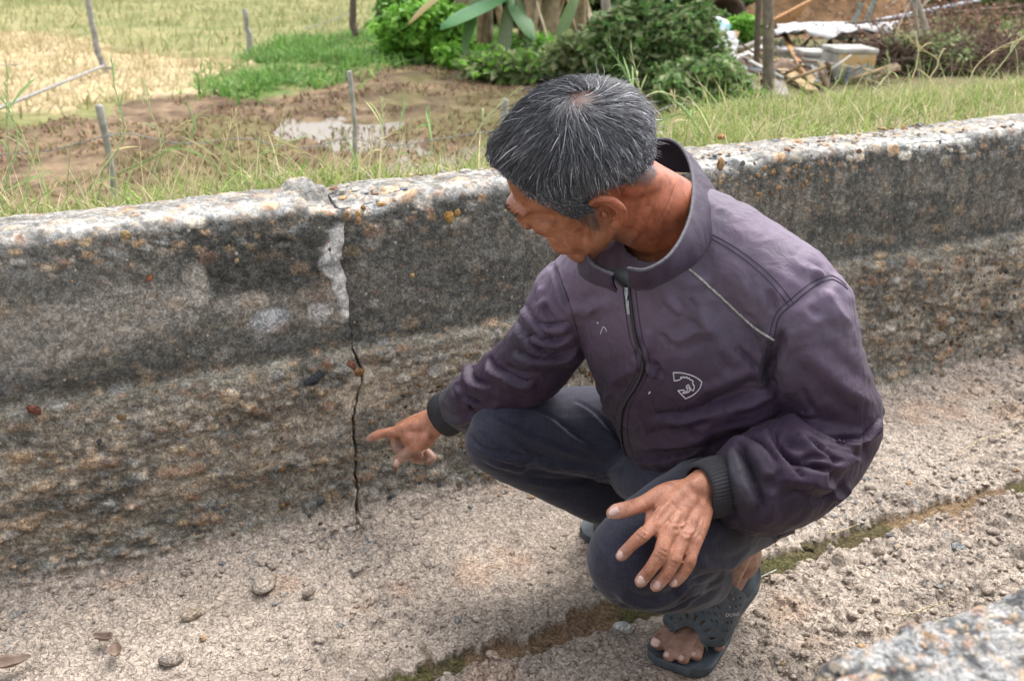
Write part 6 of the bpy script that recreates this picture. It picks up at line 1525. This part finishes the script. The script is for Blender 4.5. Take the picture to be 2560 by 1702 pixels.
# ---------------- hair
def skull(d):        # distance from the skull centre along local unit directions
    ax = np.array([.1015, .0785, .0865]); r1 = 1 / np.sqrt(((d / ax) ** 2).sum(-1)); 
    return r1
SC = np.array([-.012, 0, .045])
def sk_pos(d, h):
    return SC + d * (skull(d) + h)[..., None]
WH = nrm(np.array([-.055, .004, .075]) - 0)            # whorl direction from the skull centre
def grow(n, rngs, root_rule, length, seglen, lift, stiff, curl):
    pass
rh = np.random.default_rng(11)
def hair_roots(n):
    d = rh.normal(size=(n * 3, 3)); d = nrm(d); p = sk_pos(d, np.zeros(len(d)))
    low = hairline_low(p[:, 0]) + np.interp(p[:, 0], [-.10, -.06, 0, .03, .06], [.020, .034, .058, .060, .046])
    # the hair starts above the side/nape line and behind the forehead line
    front = (p[:, 0] > .070 - .55 * np.clip(np.abs(p[:, 1]) - .022, 0, 1)) & (p[:, 2] < .092)
    ok = (p[:, 2] > low) & ~front & (p[:, 0] < .088)
    dist = np.arccos(np.clip(d @ WH, -1, 1)); ok &= rh.random(len(d)) < np.clip(.10 + (dist / .36) ** 2, 0, 1)
    d = d[ok][:n]; return d
def make_hair(n):
    d = hair_roots(n); n = len(d); p = sk_pos(d, np.zeros(n))
    dist = np.arccos(np.clip(d @ WH, -1, 1))
    sidew = sstep(.085, .02, p[:, 2])                       # how far down the side
    L = mix(.046, .015, sidew) * rh.uniform(.7, 1.15, n)
    L = L * mix(1, .55, sstep(-.06, -.095, p[:, 0]) * sstep(.10, .03, p[:, 2]))
    frontw = sstep(.02, .075, p[:, 0]) * sstep(.07, .10, p[:, 2]); L = L * (1 + .12 * frontw) * rh.choice([1, 1, .75, .55], n)
    NS = 9; pts = np.zeros((n, NS, 3)); cur = d.copy(); hgt = np.full(n, .0006)
    lay = rh.uniform(.003, .0150, n) * mix(1, .35, sidew)   # height of the lock above the scalp
    jit = rh.normal(0, .26, n); clump = (fbm(p, 45, 2, 801) - .5) * 2.6
    for s in range(NS):
        q = s / (NS - 1)
        pts[:, s] = sk_pos(cur, .0008 + lay * np.sin(np.minimum(q * 1.5, 1.2)) + frontw * .012 * np.sin(q * 2.6) + .004 * frontw)
        away = cur - WH * (cur @ WH)[:, None].clip(-1, 1); away = nrm(away + 1e-6)
        tang = nrm(away - cur * np.sum(away * cur, 1, keepdims=True))
        sw = np.cross(cur, tang)
        # forward sweep on top, down on the sides
        fwd = np.array([1.0, .10, 0]); fwd = fwd - cur * (cur @ fwd)[:, None]; dn = np.array([.25, 0, -1.0]); dn = dn - cur * (cur @ dn)[:, None]
        top_ = sstep(.06, .11, pts[:, s, 2]) * sstep(-.06, .02, pts[:, s, 0]); sd_ = sstep(.09, .05, pts[:, s, 2])
        dirv = tang + sw * (.75 * np.exp(-(dist / .5)) + jit + clump * .5)[:, None] + fwd * (top_ * 1.1)[:, None] + dn * (sd_ * .8)[:, None]
        dirv = nrm(dirv - cur * np.sum(dirv * cur, 1, keepdims=True))
        step = L / (NS - 1) / np.maximum(skull(cur), .05)
        cur = nrm(cur + dirv * step[:, None])
    return pts, p, sidew
hp, hr, hs = make_hair(23000)
# the cropped sides and nape: very short hairs close to the skin
d = nrm(rh.normal(size=(90000, 3))); p = sk_pos(d, np.zeros(len(d))); lo_ = hairline_low(p[:, 0]) + .006 * (rh.random(len(d)) - .3); hi_ = lo_ + .064
ok = (p[:, 2] > lo_) & (p[:, 2] < hi_) & (p[:, 0] < .068) & (rh.random(len(d)) < sstep(-.004, .016, p[:, 2] - lo_)); d = d[ok][:14000]; n_ = len(d); NS = hp.shape[1]
cur = d.copy(); sp_ = np.zeros((n_, NS, 3)); Ls = rh.uniform(.003, .007, n_); jt = rh.normal(0, .3, (n_, 3))
for s_i in range(NS):
    sp_[:, s_i] = sk_pos(cur, .0002 + .0012 * (s_i / NS) + np.zeros(n_)); dn_ = np.array([-.35, 0, -1.0]) + jt; dn_ = nrm(dn_ - cur * np.sum(dn_ * cur, 1, keepdims=True)); cur = nrm(cur + dn_ * (Ls / NS / .085)[:, None])
hp = np.concatenate([hp, sp_]); hr = np.concatenate([hr, sk_pos(d, np.zeros(n_))]); hs = np.concatenate([hs, np.ones(n_)]); N_CROP = n_
# strays standing off the crown
nst = 420; idx = rh.integers(0, len(hp) - N_CROP, nst); st = hp[idx].copy(); outw = nrm(st - SC)
st = st + outw * (np.linspace(0, 1, st.shape[1])[None, :, None] ** 1.5) * rh.uniform(.004, .020, (nst, 1, 1)) + rh.normal(0, .003, (nst, 1, 3)) * np.linspace(0, 1, st.shape[1])[None, :, None]
hp = np.concatenate([hp, st]); hr = np.concatenate([hr, hr[idx]]); hs = np.concatenate([hs, hs[idx]])
W_ = hd(hp.reshape(-1, 3)).reshape(hp.shape)
n_, NS = W_.shape[:2]
white = rh.random(n_) < np.clip(.20 + .38 * sstep(.09, .04, hr[:, 2]) * sstep(.02, .05, hr[:, 2]) + .10 * sstep(.0, -.08, hr[:, 0]), 0, 1)
gv = np.clip(np.exp(rh.normal(math.log(.10), .70, n_)), .02, .55) * np.where(white, 2.6, .8)
hc = gv[:, None] * np.array([1., 1., 1.06])
_unused = np.where(white[:, None], np.array([.58, .58, .60]) * rh.uniform(.35, 1.1, (n_, 1)), np.array([.028, .028, .034]) * rh.uniform(.5, 2.0, (n_, 1)))
rad = np.where(white, .00028, .00034)[:, None] * np.array([1, 1, 1, 1, 1, .95, .85, .65, .25])[None, :]
T = np.gradient(W_, axis=1); T = nrm(T); O = nrm(W_ - hd(SC)); A = nrm(np.cross(T, O)); Bn = np.cross(A, T)
ang = np.arange(3) * 2 * np.pi / 3
HV = W_[:, :, None] + (A[:, :, None] * np.cos(ang)[:, None] + Bn[:, :, None] * np.sin(ang)[:, None]) * rad[:, :, None, None]
base = (np.arange(n_) * NS * 3)[:, None, None]; i = np.arange(NS - 1)[None, :, None]; j = np.arange(3)[None, None, :]; j2 = (j + 1) % 3
HFc = np.stack([base + i * 3 + j, base + i * 3 + j2, base + (i + 1) * 3 + j2, base + (i + 1) * 3 + j], -1).reshape(-1, 4)
m, nt, b = new_mat("hair"); a = N(nt, "Attribute"); a.attribute_name = "Col"; nt.links.new(a.outputs['Color'], b.inputs['Base Color'])
b.inputs['Roughness'].default_value = .42; b.inputs['Specular IOR Level'].default_value = .5
M_HAIR = m
ho = mesh_obj("hair", HV.reshape(-1, 3), HFc, M_HAIR, man, col=np.repeat(hc, NS * 3, axis=0))
ho['label'] = "short grey-streaked black hair with a thin crown and cropped sides"
# eyebrow on the side in view and the other
M_BROW = simple('brow_hair', (.04, .028, .02), .6)
for s in (1, -1):
    mbb = MB()
    for k in range(60):
        q = rh.random(); x, y, z = np.interp(q, [0, .5, 1], [.104, .101, .083]), s * np.interp(q, [0, .5, 1], [.010, .032, .056]), np.interp(q, [0, .5, 1], [.030, .036, .028]) + rh.normal(0, .003)
        p0 = np.array([x, y, z]); p1 = p0 + [(.001), s * .006, rh.normal(.001, .001)]
        tube(mbb, hd(np.array([p0 - [.003, 0, 0], (p0 + p1) / 2 + [.001, 0, .001], p1])), .00035, seg=4, n=2)
    mbb.build("eyebrow", M_BROW, man)
# ---------------- sandals
M_RUB = simple("sandal_rubber", (.085, .102, .115), .62, (.055, .068, .080), 55, .15, .001, spec=.35)
M_HOLE = simple("hole_dark", (.004, .004, .005), .9)
for k, (heel, ank, ball, toes, w, up_) in enumerate(FEET):
    f = nrm(toes - ball); b0 = ball - f * .005
    # sole: follows heel, ball and toe, with a raised lip
    cs = [heel - f * .040 - np.array([0, 0, .018]), heel - np.array([0, 0, .038]), (heel + ball) / 2 - np.array([0, 0, .024]), b0 - np.array([0, 0, .018]), toes + f * .004 - w * .006 - np.array([0, 0, .016]), toes + f * .030 - w * .008 - np.array([0, 0, .012])]
    hw = [.022, .038, .042, .058, .060, .034]
    Q = catmull(np.hstack([np.array(cs), np.array(hw)[:, None]]), 8)
    mb = MB(); nr = len(Q); us = np.linspace(-1, 1, 15); Vt, Vb = [], []
    for r_ in Q:
        for u in us:
            lip = .004 * sstep(.80, 1.0, abs(u)); Vt.append(r_[:3] + w * u * r_[3] + up_ * (.011 + lip)); Vb.append(r_[:3] + w * u * r_[3] * .96 - up_ * .010)
    Vt, Vb = np.array(Vt), np.array(Vb); Vt[:, 2] = np.maximum(Vt[:, 2], .017); Vb[:, 2] = np.maximum(Vb[:, 2], .001)
    nC = 15; Ft = grid_faces(nr, nC); Fb = Ft[:, ::-1] + nr * nC
    per = [(0, j) for j in range(nC)] + [(i, nC - 1) for i in range(1, nr)] + [(nr - 1, j) for j in range(nC - 2, -1, -1)] + [(i, 0) for i in range(nr - 2, 0, -1)]
    pi_ = np.array([a_ * nC + c_ for a_, c_ in per]); pj = np.roll(pi_, -1)
    Fs = np.stack([pi_, pi_ + nr * nC, pj + nr * nC, pj], 1)
    mb.add(np.vstack([Vt, Vb]), np.vstack([Ft, Fb, Fs]))
    sdl = empty("sandal", ball, "grey-blue perforated rubber sandal on the person's forward left foot" if k == 0 else "half-hidden rubber sandal on the person's far right foot under the trouser hem", "sandal", None) if False else None
    so = mb.build("sandal", M_RUB, man); bv = so.modifiers.new("b", 'BEVEL'); bv.width = .002; bv.segments = 2
    # broad vamp strap, fitted over the foot
    sp = []; nth = 45; nl = 40; axv = nrm(ank - ball); cst = ball + np.array([0, 0, .012]) + f * .050
    for i in range(nl):
        q = i / (nl - 1); c = cst + (ank - ball) * q * .66 - np.array([0, 0, .012]) * q; tdir = nrm(f * -1 + axv * q); nv = nrm(np.cross(w, tdir)); nv = nv if nv[2] > 0 else -nv; row = []
        for jn in range(nth):
            a_ = math.radians(-24 + 228 * jn / (nth - 1)); d = -w * math.cos(a_) + nv * math.sin(a_)
            h_ = tree_b.ray_cast(Vector(c), Vector(d), .12); row.append(h_[3] if h_[0] is not None else .05)
        row = np.array(row); 
        for _ in range(6): row[1:-1] = np.maximum(row[1:-1], (row[:-2] + row[2:]) / 2); row[1:-1] = (row[:-2] + 2 * row[1:-1] + row[2:]) / 4
        row = np.clip(row, .024, .075) + .0045
        for jn in range(nth):
            th_ = math.radians(-24 + 228 * jn / (nth - 1)); d = -w * math.cos(th_) + nv * math.sin(th_)
            sp.append(c + d * row[jn] + f * (-.014 * math.sin(max(th_, 0)) ** 2 * (1 - q)) + f * .012 * q * math.sin(max(th_, 0)))
    sp = np.array(sp); sp[:, 2] = np.maximum(sp[:, 2], .012); Fv = grid_faces(nl, nth); Gv = sp.reshape(nl, nth, 3); Gv[1:-1] = (Gv[:-2] + 2 * Gv[1:-1] + Gv[2:]) / 4; sp = Gv.reshape(-1, 3)
    # real holes: drop faces in a staggered pattern
    ii, jj = np.divmod(np.arange(len(Fv)), nth - 1)
    hole = (ii % 3 == 1) & (((jj + (ii // 3 % 2) * 2) % 4) == 1) & (ii > 2) & (ii < nl - 3) & (jj > 6) & (jj < nth - 7)
    vmp = mesh_obj("vamp", sp, Fv[~hole], M_RUB, so); md = vmp.modifiers.new("t", 'SOLIDIFY'); md.thickness = .0035; md.offset = 1
    sb = vmp.modifiers.new("s", 'SUBSURF'); sb.levels = 1; sb.render_levels = 1

    if k == 0:                                   # what is left of the white lettering on the strap's edge
        h_ = cast(bvh(sp, Fv), 731, 613)
        if h_:
            tx = bpy.data.curves.new("lettering", 'FONT'); tx.body = "DUWI"; tx.size = .0085; tx.extrude = .0003; tx.space_character = 1.1; tx.align_x = 'CENTER'; tx.align_y = 'CENTER'; tx.materials.append(M_WHITE)
            n3 = h_[1] if h_[1] @ (C0 - h_[0]) > 0 else -h_[1]; n3 = nrm(n3 + nrm(C0 - h_[0]) * .8); x3 = nrm(RT - n3 * (RT @ n3)); y3 = np.cross(n3, x3)
            to0 = bpy.data.objects.new("lettering_curve", tx); COL.objects.link(to0); dg_ = bpy.context.evaluated_depsgraph_get(); dg_.update(); tm = bpy.data.meshes.new_from_object(to0.evaluated_get(dg_)); bpy.data.objects.remove(to0)
            to = bpy.data.objects.new("lettering", tm); COL.objects.link(to); to.parent = vmp
            to.matrix_world = Matrix(((x3[0], y3[0], n3[0], 0), (x3[1], y3[1], n3[1], 0), (x3[2], y3[2], n3[2], 0), (0, 0, 0, 1))); to.location = tuple(h_[0] + n3 * .0060)
